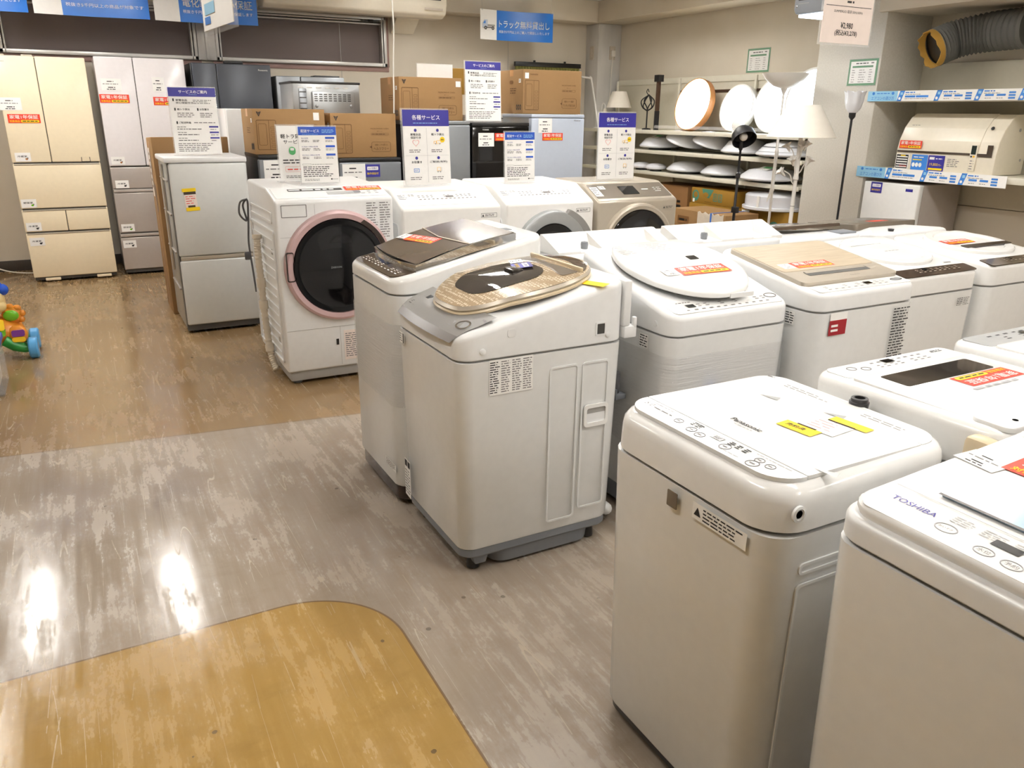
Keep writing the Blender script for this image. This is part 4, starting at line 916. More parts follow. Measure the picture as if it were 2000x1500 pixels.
for z in (.752, .352): B().box((-hw+.004, -.004, z), (hw-.004, .03, z+.028), 'pearl_grey', .006).build('drawer_grip', t)
warranty(.235, at(.37, 1.555), parent=t); price_card(.16, .10, at(.36, 1.67), t)
warranty(.235, at(.80, 1.54), parent=t); price_card(.10, .12, at(.74, 1.68), t)
for x, z, tx, p in ((.325, 1.03, '冷蔵室', 0), (.33, .825, '冷凍室', 1), (.325, .435, '野菜室', 2), (.32, .285, '冷凍室', 1)): room_label(tx, .11, at(x, z), t, p)
X0, X1 = 1.02, 1.725
t, hw, at = fridge('tall dark slate refrigerator, right of the pearl white one under the windows', X0, X1, 8.04, .66, 1.876, 'black', [
    ('door', X0+.01, 1.236, .9, 1.872, 'slate'), ('door', 1.242, X1, .9, 1.872, 'slate'), ('drawer', X0+.01, X1, .5, .89, 'slate'), ('drawer', X0+.01, X1, .06, .49, 'slate')], group=CF, gap='black')
B().text('Panasonic', 0, 0, 'paper', w=.085, xf=at(1.655, 1.825)).build('brand_mark', t)
B().box((-.05, .06, 1.873), (.12, .12, 1.90), 'dark_plastic', .008).build('hinge_cover', t)
X0, X1 = 1.77, 2.43
t, hw, at = fridge('tall grey steel refrigerator against the wall behind the upturned oven', X0, X1, 8.04, .66, 1.785, 'grey_plastic', [
    ('door', X0, 1.998, .9, 1.782, 'steel'), ('door', 2.004, X1, .9, 1.782, 'steel'), ('drawer', X0, X1, .06, .89, 'steel')], group=CF)
B().box((.05, .05, 1.78), (.3, .2, 1.797), 'dark_plastic', .004).build('hinge_cover', t)
t, hw, at = fridge('small two door silver refrigerator with a yellow taped tag on its upper door', .50, 1.0, 5.66, .58, 1.172, 'steel_light', [
    ('door', .512, 1.0, .535, 1.140, 'fridge_silver'), ('door', .512, 1.0, .06, .505, 'fridge_silver')], bev=.012)
B().box((-hw-.012, -.004, 1.142), (hw+.006, .585, 1.176), 'white_plastic', .008).build('top_cap', t)
B().box((-hw+.02, .004, .506), (hw-.01, .05, .533), 'champagne', .004).build('door_grip', t)
used_tag(.075, .13, at(.625, .91) @ Matrix.Rotation(.05, 4, 'Z'), t)
B().box((-hw+.02, .05, .015), (hw-.02, .4, .04), 'black').build('base', t)
b = B(); [b.box((-hw-.006, .06+.0, z), (-hw+.006, .5, z+.012), 'pearl_grey', .002) for z in (.3, .55, .8, 1.02)]; b.box((-hw-.012, .30, .40), (-hw+.004, .33, 1.12), 'champagne', .004); b.build('side_rail', t)
# row of small refrigerators carrying the oven cartons
SF = 'small refrigerators behind the drum washers'
def small(label, x0, x1, h, m, body, d=.5, split=None, top=.03, yf=5.66):
    ds = [('door', x0, x1, .05, (split or h)-.012, m)]
    if split: ds.append(('door', x0, x1, split, h-top, m))
    else: ds = [('door', x0, x1, .05, h-top, m)]
    t, hw, at = fridge(label, x0, x1, yf, d, h, body, ds, group=SF)
    B().box((-hw, 0, h-top+.004), (hw, d, h), m if body != 'black' else body, .005).build('top_cap', t)
    return t, hw, at
t, hw, at = small('grey small refrigerator with black sides, left one under the two lower oven cartons', 1.085, 1.575, 1.185, 'fridge_grey', 'black', split=.72)
price_card(.17, .13, at(1.20, 1.085), t)
t, hw, at = small('grey small refrigerator with blue guarantee sticker, right one under the lower oven cartons', 1.64, 2.105, 1.155, 'fridge_grey', 'black', split=.70)
price_card(.17, .13, at(1.745, 1.05), t); six_month(.11, at(1.885, 1.065), t)
t, hw, at = small('plain grey refrigerator under the upper oven carton beside the white blank card', 2.135, 2.67, 1.411, 'steel', 'dark_plastic', split=.8, d=.55)
t, hw, at = small('black mini refrigerator with red warranty sticker, carrying the service guide sign', 2.685, 3.185, 1.40, 'black_gloss', 'black', split=.86)
B().text('TOSHIBA', 0, 0, 'paper', w=.055, xf=at(2.80, 1.348)).build('brand_mark', t)
price_card(.135, .10, at(2.805, 1.275), t); warranty(.19, at(2.975, 1.295), parent=t)
t, hw, at = small('pale blue grey refrigerator with red warranty sticker under the rightmost oven carton', 3.205, 3.70, 1.465, 'fridge_blue', 'steel_light', split=.6)
B().text('Hisense', 0, 0, 'ink_soft', w=.06, xf=at(3.63, 1.42)).build('brand_mark', t)
price_card(.125, .11, at(3.33, 1.38), t); warranty(.19, at(3.40, 1.295), parent=t)
small('white refrigerator squeezed behind the black mini refrigerator', 2.98, 3.44, 1.455, 'white_steel', 'white_steel', yf=6.26, d=.5)
fridge('white refrigerator mostly hidden behind the left oven carton', 1.08, 1.56, 6.76, .5, 1.486, 'white_steel', [('door', 1.08, 1.56, .05, 1.48, 'white_steel')])
t, hw, at = fridge('white freezer by the right wall under the air conditioner shelf', 3.80-3.80, .48, 0, .5, 1.0, 'pearl_grey', [('door', 0, .48, .05, .996, 'white_steel')])
t.location = (5.45, 4.04, 0); t.rotation_euler = (0, 0, math.radians(-90))
six_month(.10, at(.115, .955), t); B().rect(-.03, .03, -.01, .01, .001, 'navy', at(.40, .955)).build('badge', t)

# ---------------------------------------------------------------- cartons
def carton(label, x0, x1, yf, d, z0, z1, kind='oven', name='carton', group=None, mat='carton', side='carton_side', extra=None):
    t = thing(name, label, 'box', ((x0+x1)/2, yf, z0), 0, group); w = x1-x0; h = z1-z0; hw = w/2
    B().box((-hw, 0, 0), (hw, d, h), mat, .004).build('box_body', t)
    tp = B(); tp.box((-hw-.0008, d/2-.03, h-.05), (-hw+.001, d/2+.03, h), 'tape'); tp.box((-hw, d/2-.03, h-.0005), (hw, d/2+.03, h+.0008), 'tape'); tp.build('packing_tape', t)
    return t, hw, h
def oven_print(t, hw, h, brand, bubble, bx=.0, second='', qr=True):
    xf = plane((0, -.001, 0), *FRONT); b = B(); w = 2*hw
    def frame(x0, x1, y0, y1, th=.003, r=.01): b.ring(rrect(x0, x1, y0, y1, r), rrect(x0+th, x1-th, y0+th, y1-th, max(.001, r-th)), 0, .0006, 'print_brown', xf)
    frame(-hw+.018, -hw+.15, .03, h*.76); frame(-hw+.03, -hw+.085, .06, h*.68, .002); b.rect(-hw+.1, -hw+.1025, .03, h*.76, .0006, 'print_brown', xf)
    for i in range(6): b.ring(rrect(-hw+.112, -hw+.14, .045+.024*i, .06+.024*i, .002), rrect(-hw+.1135, -hw+.1385, .0465+.024*i, .0585+.024*i, .001), 0, .0006, 'print_brown', xf)
    b.text('MICROWAVE OVEN', hw-.125, h*.66, 'print_brown', w=.135, h=.010, xf=xf); b.text('電子レンジ', hw-.125, h*.60, 'print_brown', w=.04, xf=xf)
    frame(hw-.19, hw-.06, h*.51, h*.56, .001, .003); b.lines(hw-.185, hw-.065, h*.52, h*.55, 1, 'print_brown', .0006, xf, .5, 5)
    if bubble:
        frame(hw-.19, hw-.045, h*.13, h*.36, .002, .015); b.flat([(hw-.19, h*.27), (hw-.205, h*.24), (hw-.19, h*.21)], .0006, 'print_brown', xf)
        b.text(bubble[0], hw-.118, h*.29, 'print_brown', w=.095, h=.014, xf=xf, bold=.02); b.text(bubble[1], hw-.118, h*.20, 'print_brown', w=.115, h=.020, xf=xf, bold=.03)
    if brand == 'v':
        for s in (-1, 1): b.flat([(-hw+.04+s*.016, h*.94), (-hw+.04+s*.008, h*.94), (-hw+.04, h*.86), (-hw+.04, h*.83)][::s], .0006, 'ink', xf)
        b.flat([(-hw+.036, h*.93), (-hw+.044, h*.93), (-hw+.04, h*.88)][::1], .0007, 'ink', xf)
    else: b.text(brand, -hw+.1, h*.89, 'print_brown', w=.075, xf=xf, bold=.02)
    b.build('front_print', t)
    x2 = plane((-hw-.001, 0, 0), *LEFT); b = B()
    for i in range(3): b.ring(ell(-.10+.03*i, .05, .012, .022, 16), ell(-.10+.03*i, .05, .006, .012, 16), 0, .0006, 'ink', x2)
    b.lines(-.22, -.1, h*.45, h*.6, 3, 'print_brown', .0006, x2, .4, 4); b.rect(-.07, -.035, h*.70, h*.79, .0008, 'paper', x2); b.lines(-.066, -.039, h*.72, h*.77, 2, 'ink', .0012, x2, .5, 3); b.build('side_print', t)
OC = 'microwave oven cartons stacked on the small refrigerators'
BUB = ('全国どこでも使える', 'ヘルツフリー')
t, hw, h = carton('brown microwave oven carton, lower left of the group, right behind the silver refrigerator', 1.075, 1.562, 5.68, .40, 1.187, 1.481, group=OC); oven_print(t, hw, h, 'v', None)
B().rect(-.02, .02, -.03, .02, .0008, 'paper', plane((hw-.06, -.001, h*.86), *FRONT)).build('label', t)
t, hw, h = carton('brown microwave oven carton with speech bubble print, on the refrigerator with the blue sticker', 1.60, 2.082, 5.68, .40, 1.157, 1.457, group=OC); oven_print(t, hw, h, 'v', BUB)
t, hw, h = carton('brown microwave oven carton carrying a blank white card', 2.13, 2.63, 5.72, .40, 1.413, 1.713, group=OC); oven_print(t, hw, h, 'v', BUB)
B().rect(-.02, .02, -.02, .02, .0008, 'paper', plane((hw-.03, -.001, h*.86), *FRONT)).build('label', t)
t, hw, h = carton('larger brown oven carton on top of the pale blue refrigerator', 3.30, 3.865, 5.98, .40, 1.468, 1.81, group=OC); oven_print(t, hw, h, 'YAMAZEN', ('重量センサー搭載で', 'ワンタッチあたため'))
B().rect(-.018, .018, -.022, .022, .0008, 'paper', plane((-hw+.035, -.001, h*.86), *FRONT)).build('label', t)
B().poly(rrect(-.03, .03, -.014, .014, .012), 0, .001, 'carton_dark', plane((-hw-.001, .2, h*.72), *LEFT)).build('hand_hole', t)
carton('plain tall brown carton between the two upper oven cartons', 2.70, 3.02+.2-.26, 6.42, .4, 0, 1.615, mat='carton_side')
t, hw, h = carton('mustard brown carton on top of the plain tall carton', 2.72, 3.06, 6.42, .36, 1.618, 1.82, mat='carton_yellow')
carton('dark brown carton under the upturned oven', 1.50, 2.05, 6.27, .45, 0, 1.34, mat='carton_dark')
t = thing('carton', 'tall flat brown carton standing upright behind the silver refrigerator', 'box', (.735, 6.30, 0))
B().prism([(0, 0), (.42, 0), (.42, 1.27), (0, 1.285)], -.255, .265, 'carton', .006).build('box_body', t)
b = B(); x2 = plane((-.2565, 0, 0), *LEFT); b.rect(-.22, -.20, 0.02, 1.25, .0006, 'tape', x2); b.rect(-.16, -.12, .75, .95, .0006, 'ink_soft', x2); b.rect(-.34, -.26, .85, 1.2, .0006, 'paper', x2); b.lines(-.33, -.27, .9, 1.18, 6, 'ink_soft', .001, x2, .4, 4); b.build('side_print', t)

# upturned oven showing its vented back
t = thing('microwave_oven', 'silver backed oven standing above the oven cartons, vented back facing out', 'oven', (1.76, 6.30, 1.342))
B().box((-.262, 0, .0), (.262, .40, .335), 'steel_light', .012).build('body', t)
B().box((-.268, -.004, .322), (.268, .4, .34), 'dark_plastic', .006).build('top_edge', t)
xf = plane((0, -.001, 0), *FRONT); b = B(); b.poly(rrect(-.12, .22, .06, .27, .015), -.002, .012, 'steel_light', xf, .006)
for r in range(4):
    for c in range(8): b.rect(-.10+.037*c, -.075+.037*c, .20+.015*r, .207+.015*r, .0128, 'seam_dark', xf)
for c in range(6): b.rect(-.22+.07*c, -.18+.07*c, .292, .300, .0008, 'paper', xf)
b.build('back_plate', t)
for x in (-.085, .185): B().lathe([(.013, .01), (.011, .02), (.004, .022)], 'steel_light', 14, xf @ Matrix.Translation((x, .165, 0))).build('screw', t)
v = B(); v.poly(rrect(-.215, -.155, .04, .29, .01), -.001, .008, 'steel', xf, .004); [v.rect(-.21, -.16, .06+.04*i, .068+.04*i, .0085, 'seam_dark', xf) for i in range(6)]; v.build('side_vent', t)

# ---------------------------------------------------------------- sign stands
def sign(label, x, y, z, w, h, kind, rz=0, lean=-.04, back=False, group='acrylic sign stands'):
    t = thing('sign_stand', label, 'sign', (x, y, z), rz, group)
    t.rotation_euler = (0, 0, math.radians(rz))
    up = (0, -lean, 1); base = plane((0, 0, 0), (1, 0, 0), up)
    B().box((-w/2-.006, -.004, .001), (w/2+.006, .0, h+.02), 'acrylic', xf=Matrix.Rotation(lean, 4, 'X')).box((-w/2-.006, .0, .0005), (w/2+.006, .07, .004), 'acrylic').build('acrylic_panel', t)
    b = B(); F = plane((0, -.0015, h/2+.012), (1, 0, 0), up); b.poly([(-w/2, -h/2), (w/2, -h/2), (w/2, h/2), (-w/2, h/2)], -.001, .0, 'paper', plane((0, .0015, h/2+.012), (1, 0, 0), up))
    F = plane((0, -.0049, h/2+.012), (1, 0, 0), up); Y = lambda v: h/2-v*h; Xx = lambda v: -w/2+v*w
    R = lambda a, b1, c, d, m, z=.0004: b.rect(Xx(a), Xx(b1), Y(d), Y(c), z, m, F)
    T = lambda s, x, y, m, ww=None, hh=None, bold=.02, al='C': b.text(s, Xx(x), Y(y), m, h=hh*h if hh else None, w=ww*w if ww else None, z=.0009, bold=bold, xf=F, al=al)
    R(0, 1, 0, 1, 'paper', .0)
    L = lambda a, b1, c, d, n, m='ink_soft', s=3: b.lines(Xx(a), Xx(b1), Y(d), Y(c), n, m, .0009, F, .4, s)
    if kind == 'guide':
        R(0, 1, 0, .135, 'navy'); T('サービスのご案内', .52, .062, 'paper', .6, .05); L(.43, .62, .10, .11, 1, 'sky')
        for x, y, s in ((.1, .18, '家電全品'), (.1, .22, '安心保証付き')): T(s, x+.04, y+.008, 'ink', .1*len(s)*.6, .03, .03, 'L')
        R(.075, .105, .165, .205, 'ink'); L(.5, .92, .175, .245, 3); R(.08, .94, .285, .2865, 'ink_pale')
        R(.09, .12, .305, .345, 'ink'); T('軽トラ貸出', .15, .325, 'ink', .26, .03, .03, 'L'); R(.57, .60, .305, .345, 'ink'); T('お取置き', .62, .325, 'ink', .2, .03, .03, 'L'); L(.14, .5, .37, .45, 3); L(.62, .95, .37, .45, 3, s=5)
        R(.1, .13, .505, .545, 'ink'); T('ご配送料金', .15, .525, 'ink', .26, .03, .03, 'L'); L(.47, .97, .51, .54, 1)
        for i in range(3): y = .58+.085*i; L(.1, .3, y, y+.02, 1, 'ink'); L(.1, .65, y+.03, y+.055, 1, 'ink', i+4); R(.78, .98, y-.005, y+.02, 'navy'); L(.8, .97, y+.035, y+.06, 1, 'ink_soft', i)
        L(.08, .9, .83, .97, 5)
    elif kind == 'services':
        R(0, 1, 0, .215, 'navy'); T('各種サービス', .5, .10, 'paper', .60, .065, .02); L(.22, .78, .165, .185, 1, 'sky')
        R(.498, .502, .24, .97, 'ink_pale'); R(.03, .97, .605, .607, 'ink_pale')
        for x, y, ss, ic in ((.26, .25, ('家電全品', '保証付き'), 'heart'), (.74, .25, ('軽トラ貸出',), 'truck'), (.26, .62, ('お取置き',), 'card'), (.74, .62, ('ご配送(有料)',), 'cart')):
            b.flat(ell(Xx(x), Y(y+.02), w*.03, w*.03, 14), .0006, 'navy', F)
            for j, s in enumerate(ss): T(s, x, y+.075+.042*j, 'ink', .055*len(s), .032, .03)
            yy = Y(y+.185); xx = Xx(x)
            if ic == 'heart':
                hp = [(16*math.sin(a)**3, 13*math.cos(a)-5*math.cos(2*a)-2*math.cos(3*a)-math.cos(4*a)) for a in [2*PI*i/28 for i in range(28)]]
                k = w*.0045; o = [(xx-p*k, yy+q*k) for p, q in hp]; i_ = [(xx-p*k*.85, yy+q*k*.85) for p, q in hp]; b.ring(o, i_, .0002, .0009, 'pink_soft', F)
            elif ic == 'truck':
                for c0, c1, d0, d1 in ((-.09, -.03, -.02, .02), (-.03, .07, -.02, .03)): b.ring(rrect(xx+c0*w, xx+c1*w, yy+d0*w, yy+d1*w*1.4, .003), rrect(xx+c0*w+.002, xx+c1*w-.002, yy+d0*w+.002, yy+d1*w*1.4-.002, .002), .0002, .0009, 'yellow_soft', F)
                for cx in (-.05, .04): b.flat(ell(xx+cx*w, yy-.022*w, .014*w, .014*w, 10), .001, 'ink_pale', F)
                b.flat(ell(xx+.10*w, yy+.055*w, .055*w, .055*w, 18), .0007, 'yellow', F); T('無料', (xx+.10*w+w/2)/w, (h/2-yy-.055*w)/h, 'ink', .07)
            elif ic == 'card':
                b.ring(rrect(xx-.07*w, xx+.05*w, yy-.04*w, yy+.035*w, .004), rrect(xx-.062*w, xx+.042*w, yy-.032*w, yy+.027*w, .003), .0002, .0009, 'blue_mid', F); b.lines(xx-.05*w, xx+.03*w, yy-.02*w, yy+.015*w, 2, 'blue_mid', .0009, F, .4, 3)
            else:
                b.ring(rrect(xx-.04*w, xx+.04*w, yy-.02*w, yy+.05*w, .002), rrect(xx-.034*w, xx+.034*w, yy-.014*w, yy+.044*w, .001), .0002, .0009, 'yellow_soft', F); b.rect(xx-.05*w, xx+.06*w, yy-.03*w, yy-.024*w, .0009, 'ink_pale', F); b.rect(xx+.056*w, xx+.062*w, yy-.03*w, yy+.05*w, .0009, 'ink_pale', F)
                for cx in (-.025, .03): b.flat(ell(xx+cx*w, yy-.04*w, .012*w, .012*w, 10), .001, 'ink_pale', F)
            L(x-.15, x+.15, y+.27, y+.32, 2, 'ink_soft', 5)
    elif kind == 'delivery':
        R(0, 1, 0, .15, 'blue'); T('配送サービス', .31, .075, 'paper', .48, .055, .02); L(.62, .95, .045, .115, 3, 'sky'); L(.1, .55, .125, .14, 1, 'sky')
        for i, s in enumerate(('5km以内', '5.1km~10km以内', '10.1km~20km以内')):
            y = .19+.15*i; T(s, .07, y+.012, 'navy', .035*len(s), .024, .02, 'L'); L(.07, .3, y+.04, y+.085, 2, 'ink', i); L(.37, .58, y+.04, y+.085, 2, 'ink', i+5); R(.70, .95, y-.01, y+.027, 'blue'); L(.7, .95, y+.045, y+.085, 2, 'ink_soft', i)
        b.ring(rrect(Xx(.05), Xx(.28), Y(.685), Y(.655), .003), rrect(Xx(.055), Xx(.275), Y(.682), Y(.658), .002), .0002, .0008, 'ink_soft', F)
        L(.3, .9, .66, .68, 1); L(.06, .9, .70, .90, 6, 'ink', 12); L(.08, .5, .93, .97, 2); R(.78, .82, .93, .955, 'ink'); L(.83, .98, .935, .952, 1, 'ink')
    elif kind == 'truck':
        T('軽トラ貸出', .4, .19, 'ink', .62, .08, .03); T('サービス', .4, .29, 'ink', .5, .07, .03)
        b.poly(rrect(Xx(.28), Xx(.46), Y(.53), Y(.38), .02), .0002, .0008, 'green_sticker', F); b.flat(rrect(Xx(.32), Xx(.42), Y(.45), Y(.40), .005), .001, 'paper', F)
        L(.1, .9, .6, .7, 2, 'ink'); b.ring(rrect(Xx(.15), Xx(.9), Y(.84), Y(.74), .004), rrect(Xx(.155), Xx(.895), Y(.837), Y(.743), .003), .0002, .0008, 'red', F); L(.2, .85, .77, .82, 1, 'red'); L(.15, .8, .9, .96, 2)
    b.build('sheet', t)
    return t
sign('purple headed service guide sign standing on the silver refrigerator', .735, 5.86, 1.177, .295, .42, 'guide', lean=-.10)
sign('purple headed service guide sign standing on the black mini refrigerator', 2.80, 5.70, 1.401, .297, .42, 'guide')
sign('white small truck rental sign half hidden behind the blue delivery sign', 1.11, 4.66, 1.082, .21, .297, 'truck', lean=-.06)
sign('blue headed delivery price sign on the pink ringed drum washer', 1.19, 4.50, 1.080, .21, .297, 'delivery', lean=-.05)
sign('large blue headed four panel service sign, left one on the drum washers', 1.83, 4.48, 1.052, .297, .42, 'services', 3, lean=-.06)
sign('blue headed delivery price sign on the drum washer with silver door ring', 2.455, 4.48, 1.050, .21, .297, 'delivery')
sign('large blue headed four panel service sign on the champagne drum washer', 3.19, 4.48, 1.047, .297, .42, 'services', lean=-.02)
t = thing('blank_card', 'blank white card standing on the upper oven carton', 'card', (2.50, 5.92, 1.715))
B().box((-.145, 0, .0005), (.145, .003, .10), 'white_bright').build('sheet', t); B().box((-.15, .0035, .0005), (.15, .05, .003), 'acrylic').box((-.15, .0035, .003), (.15, .006, .105), 'acrylic').build('acrylic_panel', t)

# ---------------------------------------------------------------- lamp gondola along the right wall
def at_wall(x, y, z): return plane((x, y, z), *LEFT)
t = thing('display_shelf', 'cream metal display shelving with ceiling lights along the right wall', 'shelf', (5.99, 6.7, 0))
B().box((-.0, -1.72, .02), (.03, 1.73, 1.86), 'shelf_back', .004).build('back_panel', t)
B().box((-.01, -1.72, 1.80), (-.001, 1.73, 1.86), 'shelf', .002).build('top_rail', t)
B().box((-.012, -1.3, 1.70), (-.001, .55, 1.725), 'wood_dark').build('dark_rail', t)
for z in (1.288, 1.083, .862):
    b = B(); b.box((-.485, -1.72, z), (-.002, 1.73, z+.022), 'shelf', .003); b.box((-.492, -1.72, z-.012), (-.482, 1.73, z+.026), 'shelf', .003); s = b.build('shelf', t)
    for y in (-.6, .55): B().rect(-.001, .001, -.018, .02, .0006, 'seam_grey', at_wall(-.492, y, z+.008)).build('joint', s)
B().box((-.485, -1.72, .02), (-.002, 1.73, .12), 'shelf', .004).build('base', t)
for y in (-1.71, -.6, .55, 1.72): B().box((-.03, y-.012, .12), (-.003, y+.012, 1.85), 'shelf', .002).build('upright', t)
B().box((-.49, -1.4, 1.335), (-.486, .35, 1.365), 'acrylic').build('front_rail', t)

def dome_light(label, y, z, r, x=5.73, h=.105, tilt=0, lip=.02, sticker=False, band=False, group='unlit round ceiling lights on the shelves'):
    t = thing('ceiling_light', label, 'ceiling light', (x, y, z), 0, group); t.rotation_euler = (math.radians(tilt), 0, 0)
    B().lathe([(r*.55, .0), (r*.55, .02)], 'dark_plastic', 24).build('mount', t)
    B().lathe([(r*.8, .021), (r*.97, .03), (r, .04), (r*.985, .05), (r*.93, .062), (r*.7, .04+h*.75), (r*.4, .04+h*.95), (.001, .04+h)], 'dome', 44).build('cover', t)
    if band: B().lathe([(r*.935, .0625), (r*.90, .067)], 'dark_plastic', 44).lathe([(r*.80, .04+h*.55), (r*.78, .04+h*.58)], 'dark_plastic', 44).build('band', t)
    if sticker:
        sl = plane((-r*.45, -.05, .04+h*.92), (0, -1, 0), (1, 0, .28)); b = B(); b.rect(-.07, .07, -.05, .05, .004, 'paper', sl); b.rect(-.03, .068, -.0, .045, .0046, 'green_sticker', sl); b.lines(-.065, .03, -.045, -.01, 3, 'ink_soft', .0046, sl, .4, 3); b.build('sticker', t)
    return t
dome_light('white dome ceiling light lying flat, leftmost on the upper shelf', 7.22, 1.1055, .225, sticker=True)
dome_light('white dome ceiling light leaning, second from the left on the upper shelf', 6.80, 1.17, .215, tilt=17, sticker=True)
dome_light('white dome ceiling light leaning, middle of the upper shelf', 6.385, 1.165, .205, tilt=15, sticker=True)
dome_light('plain white flat dome ceiling light, second from the right on the upper shelf', 5.90, 1.1055, .235, h=.125)
dome_light('white dome ceiling light with dark rings, rightmost on the upper shelf', 5.32, 1.1055, .29, h=.115, x=5.69, band=True)
for y, lb in ((7.36, 'small white dome ceiling light, leftmost on the lower shelf'), (7.10, 'small white dome ceiling light, second from left on the lower shelf')):
    dome_light(lb, y, .8845, .115, x=5.60, h=.045)
dome_light('medium white dome ceiling light, left of the middle on the lower shelf', 6.72, .8845, .225, h=.085)
dome_light('medium white dome ceiling light in the middle of the lower shelf', 6.18, .8845, .225, h=.085)
dome_light('large white dome ceiling light with paper label, rightmost on the lower shelf', 5.50, .8845, .29, x=5.69, h=.095, sticker=True)
# lit lights leaning against the back panel
def lit_light(label, y, z, r, x, lean, depth, rim, glow, face=.93):
    t = thing('ceiling_light', label, 'ceiling light', (x, y, z), 0, 'lit round ceiling lights on the top shelf')
    t.rotation_euler = (0, math.radians(-90+lean), 0)
    B().lathe([(r*.8, -depth), (r*.985, -depth), (r, -depth+.006), (r, .0), (r*face, .0), (r*face, -.004)], rim, 48).build('rim', t)
    B().lathe([(r*face, -.004), (r*face*.9, .006), (r*.5, .014), (.001, .017)], glow, 48).build('diffuser', t)
    return t
lit_light('lit ceiling light with thin wooden rim, left one of the lit lights', 6.70, 1.579, .262, 5.70, 14, .07, 'wood', 'lit_warm', .97)
lit_light('lit white round ceiling light right beside the wooden rimmed one', 6.16, 1.545, .225, 5.80, 12, .07, 'lamp_white', 'lit_cool')
lit_light('brightly lit white ceiling light behind the white uplighter', 5.70, 1.575, .258, 5.84, 8, .05, 'lamp_white', 'lit_cool')
lit_light('large lit white ceiling light, nearest the square column', 5.20, 1.60, .28, 5.74, 8, .05, 'lamp_white', 'lit_cool')
# small lamps at the left end of the top shelf
t = thing('table_lamp', 'small table lamp with white cone shade on the top shelf', 'lamp', (5.76, 8.08, 1.3105))
B().lathe([(.06, 0), (.06, .01), (.015, .02), (.01, .10), (.02, .14), (.008, .18), (.008, .25)], 'lamp_white', 20).build('stem', t)
B().lathe([(.15, .235), (.148, .236), (.085, .415), (.083, .415), (.14, .24)], 'shade', 28).build('lamp_shade', t)
t = thing('clip_lamp', 'small white lamp with hooked arm and cone head on the top shelf', 'lamp', (5.72, 8.34, 1.3105))
B().lathe([(.05, 0), (.05, .015), (.012, .02)], 'lamp_white', 18).tube(spl([(0, 0, .015), (0, .03, .18), (0, .02, .28), (0, -.03, .27), (0, -.035, .22)], 5), .007, 'lamp_white', 8).build('arm', t)
B().lathe([(.065, .11), (.02, .20), (.015, .225), (.0, .226)], 'shade', 20, Matrix.Translation((0, -.035, 0))).build('lamp_head', t)
t = thing('desk_lamp', 'white bent tube desk lamp arm beside the big oven carton', 'lamp', (5.58, 8.22, 1.3105))
B().lathe([(.06, 0), (.06, .012), (.01, .016)], 'lamp_white', 18).tube([(0, 0, .01), (0, .20, .565), (0, .22, .58), (0, .23, .582)], .011, 'lamp_white', 8).tube([(0, .2, .565), (-.10, .30, .585)], .011, 'lamp_white', 8).build('arm', t)
t = thing('table_lamp', 'dark iron vine table lamp on the top shelf', 'lamp', (5.74, 7.50, 1.3105))
b = B(); b.lathe([(.05, 0), (.05, .012), (.008, .02), (.008, .22)], 'iron', 16); b.build('stem', t)
b = B()
for k in range(6): a = k*PI/3; b.tube(spl([(0, 0, .20), (.06*math.cos(a), .06*math.sin(a), .24), (.07*math.cos(a+.5), .07*math.sin(a+.5), .31), (0.01, 0, .37)], 5), .007, 'iron', 6)
b.tube(spl([(0, 0, .37), (0, .03, .40), (0, .01, .43), (0, -.01, .40)], 4), .005, 'iron', 6); b.build('lamp_head', t)
t = thing('wooden_post', 'brown upright wooden post with dark square top on the top shelf', 'post', (5.72, 7.30, 1.3105))
B().box((-.02, -.02, 0), (.02, .02, .20), 'iron', .002).box((-.018, -.018, .20), (.018, .018, .50), 'wood_dark', .002).build('post', t); B().box((-.035, -.04, .50), (.035, .04, .57), 'iron', .003).build('top_block', t)
t = thing('bulb_pack', 'clear wrapped round bulb on the edge of the top shelf', 'light bulb', (5.60, 5.90, 1.3105))
B().ball((0, 0, .07), (.06, .06, .06), 'bulb', 18).build('globe', t); B().lathe([(.05, 0), (.05, .02), (.03, .03)], 'lamp_white', 18).build('base', t)

# ---------------------------------------------------------------- floor lamps
t = thing('floor_lamp', 'white floor lamp with cone shade and white flower ornaments', 'lamp', (4.92, 4.495, 0))
B().lathe([(.15, 0), (.15, .012), (.03, .03), (.016, .05)], 'lamp_white', 28).build('base', t)
B().lathe([(.015, .05), (.015, 1.0), (.022, 1.005), (.022, 1.02), (.018, 1.03), (.016, 1.34)], 'lamp_white', 14).lathe([(.017, .80), (.017, .803)], 'seam_dark', 14).build('pole', t)
B().lathe([(.258, 1.322), (.256, 1.320), (.118, 1.553), (.115, 1.553), (.25, 1.325)], 'shade', 40).build('lamp_shade', t)
for k, (a, z, o, rz) in enumerate(((.2, 1.28, .085, 1), (2.2, 1.27, .085, 1), (4.1, 1.28, .085, 1), (1.0, 1.17, .08, 1), (3.4, 1.17, .08, 1), (5.2, 1.17, .08, 1), (2.7, 1.09, .11, .6))):
    c, s = math.cos(a), math.sin(a); fl = B()
    fl.tube(spl([(.014*c, .014*s, z-.12), (.03*c, .03*s, z-.10), (.05*c, .05*s, z-.05), (o*.9*c, o*.9*s, z-.02)], 5), .0045, 'lamp_white', 6)
    m = Matrix.Translation((o*.8*c, o*.8*s, z-.06)) @ Matrix.Rotation(a, 4, 'Z') @ Matrix.Rotation(.5/rz, 4, 'Y')
    n = 20; fl.loft([[(.006*math.cos(2*PI*i/n), .006*math.sin(2*PI*i/n), 0) for i in range(n)], [(.014*math.cos(2*PI*i/n), .014*math.sin(2*PI*i/n), .04) for i in range(n)], [((.034+.010*math.cos(5*2*PI*i/n))*math.cos(2*PI*i/n), (.034+.010*math.cos(5*2*PI*i/n))*math.sin(2*PI*i/n), .066) for i in range(n)]], 'lamp_white', True, False, m)
    fl.build('flower', t)
